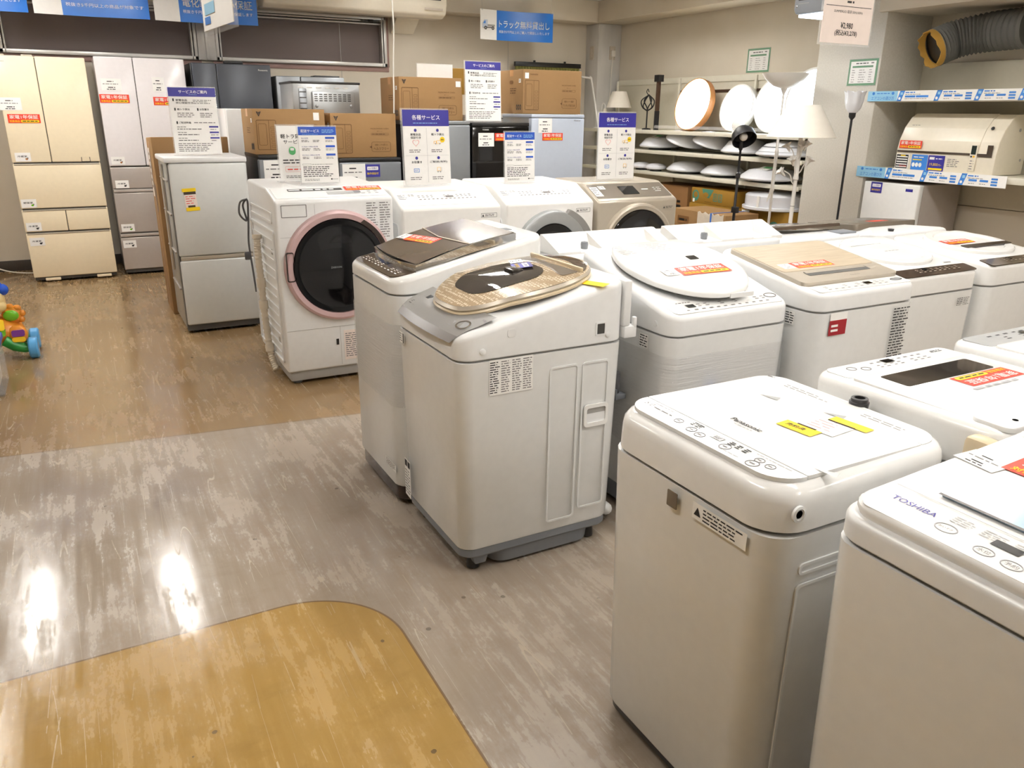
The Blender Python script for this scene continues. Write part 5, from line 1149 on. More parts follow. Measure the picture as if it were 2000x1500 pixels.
t = thing('floor_lamp', 'black floor lamp with tilted dome head', 'lamp', (4.80, 5.0, 0))
B().lathe([(.13, 0), (.13, .012), (.02, .03)], 'iron', 24).build('base', t)
B().lathe([(.012, .03), (.012, .70), (.018, .705), (.018, .73), (.011, .74), (.011, .98), (.02, .985), (.02, 1.02), (.009, 1.03), (.009, 1.20), (.016, 1.21), (.016, 1.27)], 'iron', 14).box((-.02, -.035, .70), (.02, .02, .75), 'iron', .005).build('pole', t)
m = Matrix.Translation((-.01, -.03, 1.31)) @ Vector((-.18, -.55, -.6)).to_track_quat('-Z', 'Y').to_matrix().to_4x4()
B().lathe([(.012, .085), (.06, .07), (.09, .03), (.098, -.02), (.098, -.035), (.094, -.035), (.086, .025), (.05, .062)], 'iron', 30, m).build('lamp_head', t)
B().ball((0, 0, .0), .034, 'bulb', 16, m).build('light_bulb', t)
t = thing('floor_lamp', 'tall white uplighter floor lamp with shallow bowl', 'lamp', (5.20, 4.99, 0))
B().lathe([(.12, 0), (.12, .015), (.015, .03)], 'lamp_white', 24).build('base', t)
B().lathe([(.011, .03), (.011, .86), (.015, .87), (.015, .89), (.012, .9), (.012, 1.15), (.016, 1.16), (.016, 1.2), (.009, 1.21), (.009, 1.64), (.03, 1.69), (.03, 1.70)], 'lamp_white', 12).build('pole', t)
B().lathe([(.03, 1.685), (.09, 1.705), (.15, 1.75), (.185, 1.80), (.182, 1.80), (.14, 1.755), (.08, 1.715)], 'lamp_white', 32).build('lamp_bowl', t)
b = B(); b.tube(spl([(-.016, 0, 1.2), (-.03, -.01, .95), (-.05, -.02, .80), (-.03, -.02, .92), (-.06, -.01, .78), (-.02, 0, .9)], 8), .004, 'cord_white', 6); b.tube([(-.014, 0, 1.3), (-.014, 0, .9)], .003, 'cord_white', 5); b.build('power_cord', t)
t = thing('floor_lamp', 'thin black floor lamp with white tulip shade in front of the square column', 'lamp', (5.22, 4.30, 0))
B().lathe([(.11, 0), (.11, .012), (.01, .025)], 'iron', 22).build('base', t); B().lathe([(.009, .025), (.009, 1.45), (.024, 1.47), (.026, 1.505), (.0, 1.505)], 'iron', 12).build('pole', t)
n = 40; rg = lambda r, z, a=0: [((r+a*math.cos(6*2*PI*i/n))*math.cos(2*PI*i/n), (r+a*math.cos(6*2*PI*i/n))*math.sin(2*PI*i/n), z+.6*a*math.cos(6*2*PI*i/n)) for i in range(n)]
B().loft([rg(.03, 1.50), rg(.052, 1.53, .002), rg(.062, 1.58, .004), rg(.064, 1.62, .007), rg(.072, 1.65, .012)], 'dome', True, False).build('lamp_shade', t)

# ---------------------------------------------------------------- boxes in the lower bay
def plain_box(label, a, b_, mat, deco=None, cat='box', name='carton'):
    t = thing(name, label, cat, ((a[0]+b_[0])/2, (a[1]+b_[1])/2, a[2])); hx, hy, h = (b_[0]-a[0])/2, (b_[1]-a[1])/2, b_[2]-a[2]
    B().box((-hx, -hy, 0), (hx, hy, h), mat, .004).build('box_body', t); return t, at_wall(-hx-.001, 0, 0), hx, hy, h
plain_box('mustard carton under the green printed carton on the shelf base', (5.53, 5.70, .121), (5.95, 6.42, .62), 'carton_yellow')
t, xf, hx, hy, h = plain_box('mustard carton with green print, upper one in the lower bay', (5.53, 5.78, .622), (5.93, 6.40, .775), 'carton_yellow')
b = B(); b.flat(ell(-hy+.07, h*.5, .05, .055, 20), .0005, 'teal', xf); b.flat(ell(-hy+.07, h*.55, .03, .03, 16), .0009, 'carton_yellow', xf); b.poly([(-hy+.16, h*.97), (-hy+.19, h*.5), (-hy+.27, h*.4), (-hy+.33, h*.97)], 0, .0006, 'teal', xf); b.flat(ell(-hy+.22, h*.6, .04, .025, 16), .0012, 'carton_yellow', xf)
for i in range(2): b.ring(rrect(.02+.07*i, .075+.07*i, h*.25, h*.75, .004), rrect(.026+.07*i, .069+.07*i, h*.3, h*.7, .003), 0, .0006, 'teal', xf); b.lines(.028+.07*i, .067+.07*i, h*.33, h*.67, 3, 'teal', .0006, xf, .5, i+3)
b.rect(-hy+.03, -hy+.06, .01, .045, .001, 'paper', xf); b.lines(-.1, .0, .02, .03, 1, 'print_brown', .0006, xf, .4, 3); b.build('box_print', t)
t, xf, hx, hy, h = plain_box('dark brown carton in the shade of the lower bay', (5.55, 6.48, .121), (5.95, 7.15, .76), 'carton_dark')
b = B(); b.ring(ell(-.1, h*.75, .06, .07, 18), ell(-.1, h*.75, .045, .055, 18), 0, .0006, 'black', xf); b.lines(0, .25, h*.65, h*.8, 2, 'black', .0006, xf, .5, 4); b.build('box_print', t)
t, xf, hx, hy, h = plain_box('mustard carton carrying the large round cover', (5.52, 5.04, .121), (5.96, 5.66, .655), 'carton_yellow')
b = B(); b.flat(ell(.12, h*.6, .09, .12, 20), .0005, 'teal', xf); b.flat(ell(.12, h*.62, .05, .07, 16), .0009, 'carton_yellow', xf); b.rect(-.1, -.098, 0, h, .0006, 'carton_dark', xf); b.rect(-.30, -.2, h*.8, h*.95, .0008, 'paper', xf); b.build('box_print', t)
t = thing('light_cover', 'large round white drum light cover on the mustard carton', 'light cover', (5.67, 5.36, .656))
B().lathe([(.30, .0), (.315, .008), (.315, .028), (.292, .034), (.292, .125), (.275, .138), (.0, .15)], 'dome', 48).build('cover', t); B().box((-.297, -.06, .02), (-.288, -.03, .13), 'lamp_white', .002).build('clasp', t)
t = thing('carton', 'open topped brown carton with torn white label and blue strap', 'box', (5.19, 5.66, 0))
B().box((-.2, -.36, 0), (.2, .36, .63), 'carton', .005).build('box_body', t)
xf = at_wall(-.2015, 0, 0); n = 14; o = [(.0+.34*i/n, .628+.010*math.sin(i*1.9)) for i in range(n+1)]
B().poly([(0, .44), (.34, .43)]+o[::-1], 0, .004, 'foam', xf).build('torn_label', t)
B().box((-.207, -.19, .0), (-.2055, -.17, .632), 'blue_cap').box((-.207, -.19, .632), (.2, -.17, .6345), 'blue_cap').build('strap', t)
b = B(); b.rect(-.28, -.12, .50, .57, .001, 'carton_dark', xf); b.lines(-.26, -.14, .515, .555, 1, 'black', .0015, xf, .5, 3); b.build('box_print', t)

# ---------------------------------------------------------------- air conditioner shelving
t = thing('wall_shelving', 'cream wall shelving with blue guide strips carrying the air conditioner', 'shelf', (6.0, 3.4, 0))
B().box((.0, -1.6, .835), (.028, 1.03, 1.868), 'shelf_back', .003).build('back_panel', t)
B().box((.0, -1.6, .1), (.028, 1.03, .83), 'wallpaper', .003).build('lower_board', t)
u = B(); u.box((-.03, 1.005, .10), (-.001, 1.035, 1.868), 'shelf', .002)
for i in range(30): u.rect(-.004, .004, 1.80-.032*i, 1.816-.032*i, .0006, 'seam_dark', at_wall(-.0305, 1.02, 0)); u.rect(-.023, -.012, 1.80-.032*i, 1.816-.032*i, .0006, 'seam_dark', plane((0, 1.0045, 0), *FRONT))
u.build('upright', t)
for z, xb in ((1.60, -.49), (1.072, -.48)): B().box((xb, -1.6, z), (-.002, 1.0, z+.02), 'shelf', .003).box((xb-.006, -1.6, z-.022), (xb+.002, 1.0, z+.022), 'shelf', .003).build('shelf', t)
B().add([(-.03, 1.0, 1.6), (-.03, 1.004, 1.6), (-.36, 1.0, 1.6), (-.36, 1.004, 1.6), (-.03, 1.0, 1.42), (-.03, 1.004, 1.42)], [(0, 2, 4), (1, 5, 3), (2, 3, 5, 4), (0, 1, 3, 2), (0, 4, 5, 1)], 'shelf').build('bracket', t)
B().box((-.44, -1.6, .93), (-.002, -.30, .952), 'shelf', .003).build('shelf', t)
def strip(y0, y1, zc, h, tilt):
    w = y0-y1; xf = plane((-.512, 0, zc), (0, -1, tilt), (0, 0, 1)) ; b = B(); X = lambda u: -y0+u
    b.poly([(X(0), -h/2), (X(w), -h/2), (X(w), h/2), (X(0), h/2)], -.002, 0, 'paper', xf)
    b.rect(X(0), X(.26), -h/2, h/2, .0005, 'sky', xf); b.text('エアコンの選び方', X(.135), -h*.2, 'blue_mid', w=.20, h=h*.36, z=.001, xf=xf, bold=.01); b.lines(X(.08), X(.2), h*.18, h*.36, 1, 'blue_mid', .001, xf, .5, 3)
    for c in (.05, .22): b.flat(ell(X(c), h*.27, .012, .011, 14), .001, 'blue_mid', xf)
    for i in range(4):
        u = .26+.30*i
        if u+.05 > w: break
        e = min(w, u+.30)
        b.flat([(X(u), -h/2), (X(u+.035), -h/2), (X(u+.06), h/2), (X(u+.02), h/2)], .0008, 'blue_mid', xf); b.flat(ell(X(u+.022), -h*.24, .010, .010, 12), .0014, 'paper', xf); b.rect(X(u+.025), X(u+.045), h*.1, h*.35, .0014, 'sky', xf)
        b.lines(X(u+.065), X(min(e, u+.17)), h*.24, h*.42, 1, 'blue_mid', .001, xf, .6, i); b.lines(X(u+.065), X(min(e, u+.2)), h*.08, h*.2, 1, 'ink_soft', .001, xf, .4, i+3)
        if i == 0: b.rect(X(u+.065), X(u+.15), -h*.16, h*.04, .001, 'blue_mid', xf); b.rect(X(u+.155), X(u+.255), -h*.16, h*.04, .001, 'blue_mid', xf); b.lines(X(u+.065), X(u+.26), -h*.34, -h*.22, 1, 'ink_soft', .001, xf, .4, 8)
        else:
            for dx in (.075, .155): b.rect(X(u+dx), X(u+dx+.06), -h*.12, h*.06, .001, 'blue_mid', xf); b.lines(X(u+dx), X(u+dx+.05), -h*.36, -h*.24, 1, 'ink_soft', .001, xf, .4, 9)
            for k in range(3): b.rect(X(u+.235), X(u+.28), -h*.38+h*.24*k, -h*.22+h*.24*k, .001, 'blue_mid', xf) if u+.28 < w else None
    return b.build('guide_strip', t)
strip(1.0, -.6, 1.622, .072, 0); strip(1.0, -.2, 1.064, .080, 0)

t = thing('air_conditioner', 'white air conditioner indoor unit on the wall shelf with red and blue stickers', 'air conditioner', (5.55, 3.73, 1.095))
pr = [(.0, 0), (.0, .14), (.015, .22), (.05, .30), (.11, .37), (.17, .402), (.34, .402), (.34, 0)]
# profile in (depth, height): swept along the wall
def sweep(pr, y0, y1, mat, name, off=0, bev=.006):
    m = Matrix(((0, 1, 0, 0), (-1, 0, 0, 0), (0, 0, 1, 0), (0, 0, 0, 1)))
    return B().prism([(p[0]+off, p[1]) for p in pr], -y1, -y0, mat, bev, 2, m).build(name, t, smooth=50)
sweep(pr, -.385, .385, 'ac_white', 'body')
fp = [(-.005, .14), (.010, .22), (.046, .305), (.107, .376), (.16, .406), (.17, .402), (.11, .365), (.055, .29), (.02, .22), (.006, .14)]
sweep(fp, -.255, .38, 'ac_white', 'front_panel', 0, .001)
xf = at_wall(-.001, 0, 0)
b = B(); b.rect(-.375, .26, .128, .142, .006, 'brown_gloss', xf); b.rect(.26, .36, .12, .142, .004, 'brown_gloss', xf); b.rect(.32, .36, .14, .20, .004, 'brown_gloss', xf); b.build('dark_strip', t)
warranty(.185, at_wall(-.008, .27, .185) @ Matrix.Rotation(math.radians(-3), 4, 'X'), parent=t)
b = B(); b.rect(-.38, -.27, .005, .115, .002, 'paper', xf); b.rect(-.375, -.275, .01, .11, .0026, 'ink', xf); [b.rect(-.37, -.28, .018+.018*i, .026+.018*i, .003, 'paper', xf) for i in range(5)]; b.text('¥63,800', -.31, .026, 'red', w=.06, h=.014, z=.0036, xf=xf); b.rect(-.34, -.30, .10, .107, .003, 'yellow', xf); b.build('price_card', t)
b = B(); b.rect(-.245, -.115, .0, .115, .002, 'blue_mid', xf); b.rect(-.235, -.16, .075, .082, .0026, 'yellow', xf); [b.flat(ell(-.225+.028*i, .042, .013, .016, 14), .0026, 'paper', xf) for i in range(3)]; b.lines(-.23, -.13, .09, .105, 1, 'paper', .0026, xf, .4, 5); b.build('blue_sticker', t)
b = B(); b.rect(-.11, .02, .0, .115, .0022, 'navy', xf); b.text('19,800', -.06, .05, 'yellow', w=.065, h=.022, z=.003, xf=xf); b.text('円~', -.01, .048, 'yellow', w=.025, h=.014, z=.003, xf=xf); b.rect(-.10, -.06, .085, .103, .0028, 'paper', xf); b.lines(-.05, .01, .085, .1, 1, 'paper', .0028, xf, .5, 4); b.rect(-.1, .01, .012, .026, .0028, 'yellow', xf); b.build('price_sticker', t)
b = B(); b.lines(.04, .13, .04, .10, 5, 'ink_soft', .001, xf, .4, 6); b.lines(-.33, -.26, .0, .01, 1, 'ink_soft', .001, at_wall(.06, 0, .315), .6, 3); b.build('body_print', t)
b = B(); b.box((-.012, -.255, .02), (-.002, -.205, .20), 'ac_white', .004); b.rect(.212, .248, .135, .195, .0122, 'lcd', at_wall(0, 0, 0)); b.rect(.23, .245, .115, .128, .0124, 'yellow_soft', at_wall(0, 0, 0)); b.rect(.212, .226, .115, .126, .0124, 'ink', at_wall(0, 0, 0)); b.lines(.215, .245, .03, .10, 4, 'ink_soft', .0124, at_wall(0, 0, 0), .3, 4); b.build('remote_control', t)
b = B(); xs = plane((0, -.3855, 0), *FRONT); b.lathe([(.012, 0), (.012, .002), (.0, .002)], 'seam_grey', 14, xs @ Matrix.Translation((.22, .30, 0))).lathe([(.010, 0), (.010, .002), (.0, .002)], 'seam_grey', 12, xs @ Matrix.Translation((.29, .10, 0))); b.build('side_screw', t)
B().lathe([(.012, 0), (.012, .004), (.0, .005)], 'black', 14, at_wall(.045, -.30, .31) @ Matrix.Rotation(-.5, 4, 'X')).build('sensor', t)
# ducts under the soffit
t = thing('flexible_duct', 'grey corrugated duct hanging open under the soffit', 'duct', (5.86, 3.98, 1.87))
q = [Vector((-.24, .02, .08)), Vector((-.11, -.05, .14)), Vector((-.01, -.22, .18)), Vector((0, -.5, .19))]; pp = spl(q, 14)
B().tube(pp, [.135 if i % 2 else .122 for i in range(len(pp))], 'duct', 24, None, False).build('tube', t)
d = (pp[0]-pp[1]).normalized(); rot = d.to_track_quat('Z', 'Y').to_matrix().to_4x4(); m = Matrix.Translation(pp[0]) @ rot
n = 26; rnd = random.Random(3); jag = [rnd.uniform(.0, .035) for _ in range(n)]
cr = lambda r, z, j=0: [(r*math.cos(2*PI*i/n), r*math.sin(2*PI*i/n), z+j*jag[i]) for i in range(n)]
B().loft([cr(.132, -.01), cr(.130, .02, 1), cr(.124, .02, 1), cr(.120, .0), cr(.112, .001)], 'straw', False, False, m).build('torn_lining', t)
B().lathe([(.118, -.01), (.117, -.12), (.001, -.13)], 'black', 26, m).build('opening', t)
t = thing('flexible_duct', 'white wrapped duct bundle under the soffit near the right edge', 'duct', (5.86, 3.32, 2.06))
B().tube(spl([(-.05, .12, -.02), (0, -.1, .0), (0, -.4, .02)], 10), [.085+.006*(i % 3) for i in range(21)], 'foam', 16).build('tube', t)
B().lathe([(.055, .0), (.0, .001)], 'duct_in', 18, Matrix.Translation((-.052, .121, -.02)) @ Vector((-.3, .8, -.1)).to_track_quat('Z', 'Y').to_matrix().to_4x4()).build('opening', t)

# ---------------------------------------------------------------- hanging things
def banner(label, x0, z0, title, sub, truck=False, curl=.02):
    w, h = .885, .295; t = thing('hanging_banner', label, 'banner', (x0+w/2, 8.2, z0), 0, 'blue banners hanging from the ceiling')
    n = 14; yy = lambda u: curl*math.sin(u*PI*1.5)-.012*math.cos(u*5)
    b = B()
    for a, c, m in ((0, .24, 'paper'), (.24, 1, 'blue_banner')):
        k = max(2, int(n*(c-a))); us = [a+(c-a)*i/k for i in range(k+1)]
        b.loft([[(-w/2+u*w, yy(u), 0), (-w/2+u*w, yy(u), h), (-w/2+u*w, yy(u)+.003, h), (-w/2+u*w, yy(u)+.003, 0)] for u in us], m)
    b.build('sheet', t, smooth=60)
    tx = B(); ti = plane((0, 0, 0), *FRONT)
    if title: tx.text(title, .10, h*.56, 'paper', w=.60, h=h*.26, z=0, bold=.02, xf=ti)
    tx.text(sub, .10, h*.30, 'paper', w=.60, h=h*.10, z=0, xf=ti)
    tx.v = [(v[0], yy((v[0]+w/2)/w)-.0015, v[2]) for v in tx.v]; tx.build('lettering', t)
    if truck:
        p = B(); X = -w/2+.11; xf = plane((0, -.004, 0), *FRONT)
        p.poly([(X-.085, h*.40), (X-.02, h*.40), (X-.02, h*.66), (X-.06, h*.66), (X-.085, h*.54)], .001, .0025, 'fridge_blue', xf); p.flat([(X-.078, h*.53), (X-.045, h*.53), (X-.045, h*.62), (X-.058, h*.62)], .003, 'blue_mid', xf); p.poly(rrect(X-.02, X+.075, h*.44, h*.51, .003), .001, .0025, 'seam_grey', xf); p.rect(X-.085, X+.07, h*.39, h*.42, .0024, 'dark_plastic', xf)
        for c in (-.045, .05): p.flat(ell(X+c, h*.39, .018, .018, 16), .003, 'ink', xf); p.flat(ell(X+c, h*.39, .009, .009, 12), .0034, 'seam_grey', xf)
        p.v = [(v[0], v[1]+yy((v[0]+w/2)/w), v[2]) for v in p.v]; p.build('truck_picture', t)
    for s in (-1, 1): B().tube([(s*(w/2-.02), yy(.5+s*.48), h-.01), (s*(w/2-.02), yy(.5+s*.48), CEIL-z0)], .0015, 'acrylic', 5).box((s*(w/2-.02)-.008, yy(.5+s*.48)-.006, h-.012), (s*(w/2-.02)+.008, yy(.5+s*.48)+.006, h+.008), 'acrylic').build('hanger', t)
banner('blue truck lending banner over the service guide sign', 3.99, 2.217, 'トラック無料貸出し', '税抜き5千円以上のご購入で貸出しいたします', True, .03)
def plain_banner(label, x0, title, sub): banner(label, x0, 2.217, title, sub)
plain_banner('blue banner at the very top left corner, cut by the photo edge', -1.06, '', '税抜き5千円以上のご購入で貸出しいたします')
plain_banner('blue banner over the two leftmost refrigerators', -.135, '', '税抜き5千円以上の商品が対象です')
plain_banner('blue guarantee banner over the dark refrigerator', .793, '電化製品安心保証', '税抜き千円以上の商品を1年間保証します')
def hang_card(label, x, y, z0, w, h, rz, kind, group=None):
    t = thing('hanging_price_card', label, 'price card', (x, y, z0), rz, group)
    B().box((-w/2-.008, -.002, -.008), (w/2+.008, .002, h+.01), 'acrylic').build('sleeve', t)
    b = B(); b.box((-w/2, -.0035, 0), (w/2, -.0022, h), 'paper_pink' if kind == 'price' else 'paper'); xf = plane((0, -.0036, 0), *FRONT)
    if kind == 'price':
        b.text('¥2,980', 0, h*.31, 'ink', w=w*.25, h=h*.12, z=.0005, xf=xf, bold=.03); b.text('(税込¥3,278)', 0, h*.18, 'ink', w=w*.46, h=h*.12, z=.0005, xf=xf, bold=.03)
        b.text('SUMMERLIO 電球 50Hz/60Hz', 0, h*.56, 'ink', w=w*.58, h=h*.055, z=.0005, xf=xf); b.rect(-w*.46, w*.46, h*.645, h*.655, .0005, 'ink', xf); b.lines(-w*.05, w*.1, h*.70, h*.76, 1, 'ink', .0005, xf, .6, 3); b.lines(-w*.2, w*.2, h*.8, h*.9, 1, 'ink', .0005, xf, .6, 4)
    else:
        for i in range(4): b.rect(-w*.4, -w*.05, h*(.08+.2*i), h*(.14+.2*i), .0005, 'sky', xf); b.lines(-w*.4, w*.42, h*(.16+.2*i), h*(.25+.2*i), 2, 'blue_mid' if i % 2 else 'ink_soft', .0005, xf, .4, i)
        b.rect(-w*.42, -w*.22, h*.03, h*.07, .0005, 'blue_mid', xf)
    b.build('sheet', t)
    B().tube([(0, 0, h+.008), (0, 0, CEIL-z0)], .0012, 'acrylic', 5).build('cord', t)
hang_card('hanging price card in a clear sleeve reading 2,980 yen', 2.825, 2.42, 1.752, .285, .21, 0, 'price')
hang_card('hanging white sheet with blue print turned sideways before the top left banner', .245, 1.5, 1.602, .21, .297, -86, 'blue')
for lb, x, y, z, h in (('green framed price table on the right wall over the lit lights', 6.028, 6.16, 1.985, .225), ('green framed price table on the square column', 5.498, 4.49, 1.80, .20)):
    t = thing('price_table', lb, 'notice', (x, y, z), 0, 'green framed price tables'); w = h*1.36; xf = at_wall(0, 0, 0)
    B().box((-.003, -w/2, -h/2), (-.0005, w/2, h/2), 'acrylic').box((-.0015, -w/2+.004, -h/2+.004), (.0005, w/2-.004, h/2-.004), 'green_frame').build('frame', t)
    b = B(); b.rect(-w/2+.02, w/2-.02, -h/2+.02, h/2-.02, .0022, 'paper', xf); b.rect(-w*.36, w*.34, h*.17, h*.24, .0028, 'green_frame', xf); b.lines(-w*.25, w*.2, h*.29, h*.36, 1, 'ink', .0028, xf, .6, 3); b.lines(w*.26, w*.36, h*.28, h*.38, 1, 'ink_soft', .0028, xf, .5, 3)
    for i in range(6):
        zz = h*(.08-.085*i)
        for a, c in ((-.36, -.24), (-.12, .12), (.22, .34)): b.lines(w*a, w*c, zz-.006, zz+.006, 1, 'ink_soft', .0028, xf, .4, i)
    b.build('sheet', t)
t = thing('wall_air_conditioner', 'long cream ceiling air conditioner above the second window', 'air conditioner', (2.66, 8.449, 2.385))
B().prism([(0, .33), (-.32, .33), (-.335, .12), (-.30, .03), (-.22, .0), (0, .01)], -.92, .92, 'ac_white', .02, 3).build('body', t)
b = B(); b.box((-.88, -.338, .16), (.85, -.32, .20), 'brown_dark', .003); b.build('air_slot', t)
b = B(); b.rect(.66, .86, .07, .09, .004, 'ac_side', plane((0, -.326, 0), (1, 0, 0), (0, -.3, 1))); b.build('label_plate', t)
t = thing('duct_cover', 'cream wedge shaped vent cover under the long air conditioner', 'vent', (3.31, 8.749, 2.27))
B().prism([(0, .16), (-.22, .155), (-.20, .12), (-.02, .0), (0, .0)], -.13, .13, 'ac_white', .012).build('cover', t); B().box((-.24, -.26, .160), (.14, .0, .175), 'ac_white', .004).build('flap', t)
tag(B().tube(spl([(2.053, 5.60, CEIL), (2.055, 5.59, 2.2), (2.062, 5.60, 2.0), (2.058, 5.62, 1.8), (2.05, 5.61, 1.6), (2.049, 5.62, 1.462)], 8), .005, 'cord_white', 7).build('hanging_cable'), 'thin white cable hanging from the ceiling before the upper oven carton', 'cable')
t = thing('hanging_lamp', 'grey metal hanging light box with a lit panel below, top right', 'lamp', (5.02, 4.48, 2.165))
B().prism([(-.19, .05), (-.19, .20), (.19, .20), (.19, .05), (.17, .02), (-.17, .02)], -.15, .15, 'grey_plastic', .012).build('housing', t)
b = B(); xl = at_wall(-.151, 0, 0); b.rect(-.15, .17, .11, .116, .0008, 'black', xl); b.rect(-.15, -.05, .088, .091, .0008, 'seam_grey', xl); b.lathe([(.009, 0), (.0, .004)], 'chrome', 12, xl @ Matrix.Translation((-.165, .075, 0))); b.build('front_trim', t)
B().box((-.12, -.165, .0), (.12, .165, .021), 'lit_panel', .004).build('diffuser', t)
for y in (-.14, .14): B().tube([(0, y, .19), (0, y, CEIL-2.165)], .006, 'grey_plastic', 8).build('hanger', t)
# olive screen against the back wall
t = thing('slatted_screen', 'olive slatted screen with dark top rail against the back wall', 'screen', (5.10, 8.62, 0))
b = B(); [b.box((-.44+.04*i, 0, .01), (-.404+.04*i, .03, 2.0), 'olive', .004) for i in range(22)]; b.build('slats', t); B().box((-.45, -.012, 1.99), (.45, .04, 2.04), 'black', .004).box((-.20, .0, 2.03), (-.18, .02, 2.06), 'black').box((.22, .0, 2.03), (.24, .02, 2.06), 'black').build('top_rail', t)
# ---------------------------------------------------------------- toys at the left edge
t = thing('push_along_toy', 'orange and yellow push along baby walker with blue wheels at the left edge', 'toy', (-.55, 5.62, 0), 0)
b = B(); ring = lambda x, ry, rz, z, y=0: [(x, y+ry*math.cos(2*PI*i/18), z+rz*math.sin(2*PI*i/18)) for i in range(18)]
b.loft([ring(-.24, .04, .05, .16), ring(-.2, .10, .09, .17), ring(-.08, .14, .11, .17), ring(.03, .13, .09, .165), ring(.09, .09, .06, .155), ring(.11, .03, .02, .15)], 'toy_orange'); b.build('body', t)
for y in (-.115, .12):
    lg = B(); lg.tube([(.0, y, .13), (.05, y, .09), (.10, y, .07), (.14, y, .068)], [.036, .036, .032, .026], 'toy_green', 12); lg.build('strut', t)
    m = Matrix.Translation((.145, y, .066)) @ Matrix.Rotation(PI/2, 4, 'Y')
    B().lathe([(.03, -.028), (.058, -.026), (.066, -.018), (.066, .018), (.058, .026), (.03, .028)], 'toy_blue', 28, m).build('wheel', t)
pw = B(); pw.ball((.075, -.11, .155), (.055, .03, .06), 'toy_orange', 16); pw.build('foot_pad', t)
x1 = plane((.08, -.141, .155), (1, 0, .0), (0, .1, 1)); B().poly(rrect(-.035, .035, -.005, .035, .012), -.002, .004, 'toy_purple', x1).poly(rrect(-.038, .034, -.038, -.008, .014), -.002, .003, 'toy_yellow', x1).build('foot_button', t)
pw = B(); pw.ball((.06, -.04, .265), (.058, .035, .058), 'toy_orange', 18)
for i in range(5): a = -.6+i*.75; pw.ball((.06+.052*math.cos(a), -.045, .265+.052*math.sin(a)), .022, 'toy_orange', 10)
pw.build('paw', t)
B().ball((.055, -.072, .268), (.042, .014, .034), 'toy_lime', 18).build('paw_button', t)
B().ball((-.03, -.02, .36), (.07, .07, .07), 'toy_cream', 20).ball((.0, -.04, .325), (.045, .05, .04), 'toy_cream', 16).build('head', t)
B().tube(spl([(-.06, .0, .45), (-.0, -.01, .435), (.035, -.01, .425)], 6), [.024]*6+[.03, .036, .038, .036, .030, .02, .008], 'toy_royal', 12).ball((.03, -.01, .42), .036, 'toy_royal', 14).build('handle', t)
B().ball((-.04, .02, .475), .026, 'toy_purple', 12).build('handle_knob', t)
x2 = plane((-.04, -.115, .215), (1, 0, 0), (0, .55, .9)); B().poly(rrect(-.07, .055, -.03, .04, .012), -.002, .012, 'toy_yellow', x2).poly(rrect(-.06, .03, -.012, .034, .008), .012, .014, 'fridge_blue', x2).build('music_panel', t)
x3 = plane((-.02, -.135, .165), (1, 0, 0), (0, .1, 1)); B().poly([(-.0, -.02), (.035, .0), (.038, .035), (.0, .035)], -.012, .004, 'toy_lime', x3).poly([(-.05, -.02), (-.01, -.02), (-.01, .03), (-.05, .03)], -.012, .003, 'toy_yellow', x3).build('shape_button', t)
t = thing('storage_box', 'clear plastic box with a blue lid at the left edge', 'box', (-.68, 4.86, 0))
B().box((-.16, -.09, .0), (.155, .25, .012), 'acrylic', .003).box((-.16, -.09, .012), (-.155, .25, .235), 'acrylic').box((.15, -.09, .012), (.155, .25, .235), 'acrylic').box((-.155, -.09, .012), (.15, -.085, .235), 'acrylic').box((-.155, .245, .012), (.15, .25, .235), 'acrylic').build('tub', t)
B().box((-.168, -.10, .236), (.165, .26, .275), 'blue', .008).build('lid', t); B().box((-.14, -.07, .014), (.13, .23, .16), 'foam', .02).build('contents', t)
tag(B().tube(spl([(-1.3, 8.6, .03), (-.95, 8.62, .10), (-.7, 8.55, .03), (-.52, 8.5, .012), (-.45, 8.6, .012)], 10), .006, 'cord_white', 7).build('power_cable'), 'white cable on the floor left of the cream refrigerator', 'cable')

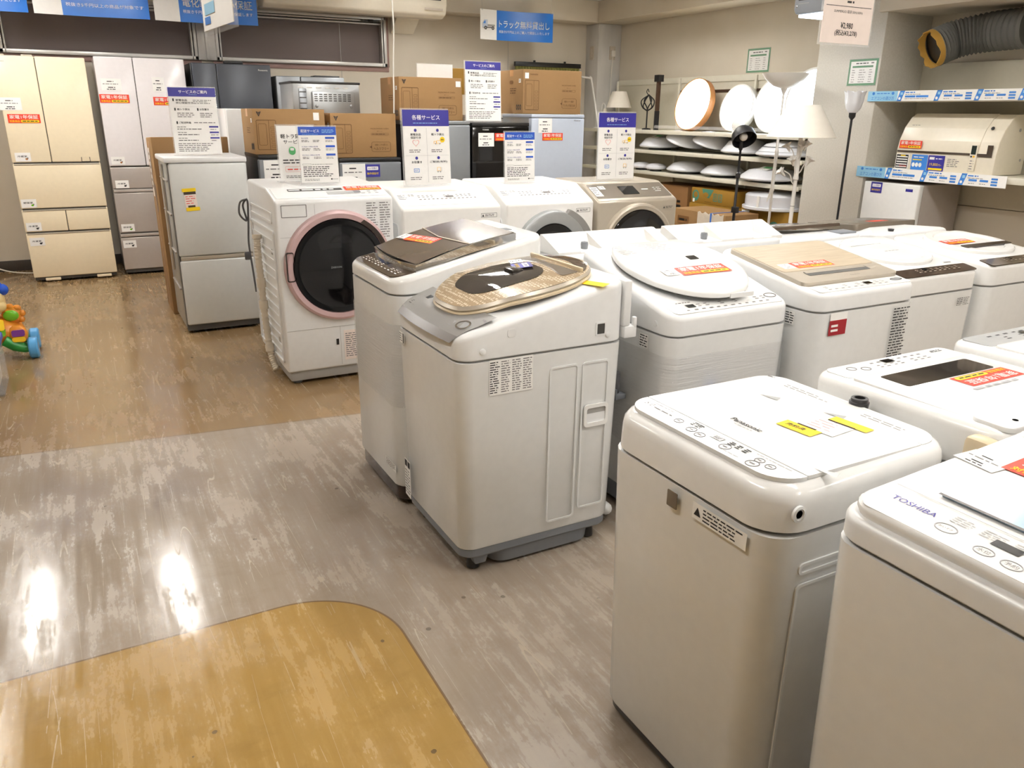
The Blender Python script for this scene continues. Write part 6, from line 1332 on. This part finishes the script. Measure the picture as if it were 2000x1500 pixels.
# ---------------------------------------------------------------- nest small pieces under the part that carries them (thing > part > sub-part)
NEST = {'lid': ('lid_window', 'lid_handle', 'lid_gasket', 'lid_print', 'lid_slot', 'lid_plate', 'lid_sticker', 'lid_rim', 'hinge_rib', 'rear_plate', 'rear_window', 'sensor_window'),
        'lid_glass': ('lid_frame', 'lid_fold'), 'control_panel': ('panel_print', 'touch_screen', 'panel_label', 'black_label', 'rear_strip'), 'door_ring': ('door_glass', 'door_handle', 'door_hinge'),
        'drain_hose': ('hose_clip',), 'rear_cover': ('hinge_cover',), 'top_panel': ('lid_window', 'lid_seam', 'rear_seam'), 'pole': ('flower',), 'body': ('foot_pad', 'paw'), 'lid_cover': (),
        'front_panel': ('sensor',), 'sheet': ('lettering', 'truck_picture'), 'paw': ('paw_button',), 'base': ('foot_bracket', 'drain_pan'), 'handle': ('handle_knob',), 'cover': ('band', 'sticker', 'clasp', 'flap'), 'box_body': ('packing_tape', 'front_print', 'side_print', 'box_print', 'label', 'hand_hole', 'torn_label')}
def box_of(o):
    xs = [v.co for v in o.data.vertices]
    return [(min(c[i] for c in xs), max(c[i] for c in xs)) for i in range(3)]
for root in [o for o in COL.objects if o.parent is None and o.type == 'EMPTY']:
    kids = [o for o in COL.objects if o.parent == root and o.type == 'MESH']
    by = {}
    for k in kids: by.setdefault(k.name.split('.')[0], []).append(k)
    moved = set()
    for par, subs in NEST.items():
        if par not in by or by[par][0] in moved: continue
        for sname in subs:
            for o in by.get(sname, []):
                if o not in moved and not any(c.parent == o for c in kids): o.parent = by[par][0]; moved.add(o)
    fronts = by.get('door', [])+by.get('drawer', [])
    if fronts:
        bx = [(f, box_of(f)) for f in fronts]
        for n in ('drawer_grip', 'door_grip', 'warranty_sticker', 'price_card', 'compartment_label', 'brand_mark', 'used_tag', 'guarantee_sticker', 'badge'):
            for o in by.get(n, []):
                b = box_of(o); c = [(b[i][0]+b[i][1])/2 for i in (0, 2)]
                d = lambda q: max(q[0][0]-c[0], c[0]-q[0][1], 0)+max(q[2][0]-c[1], c[1]-q[2][1], 0)
                o.parent = min(bx, key=lambda q: d(q[1]))[0]
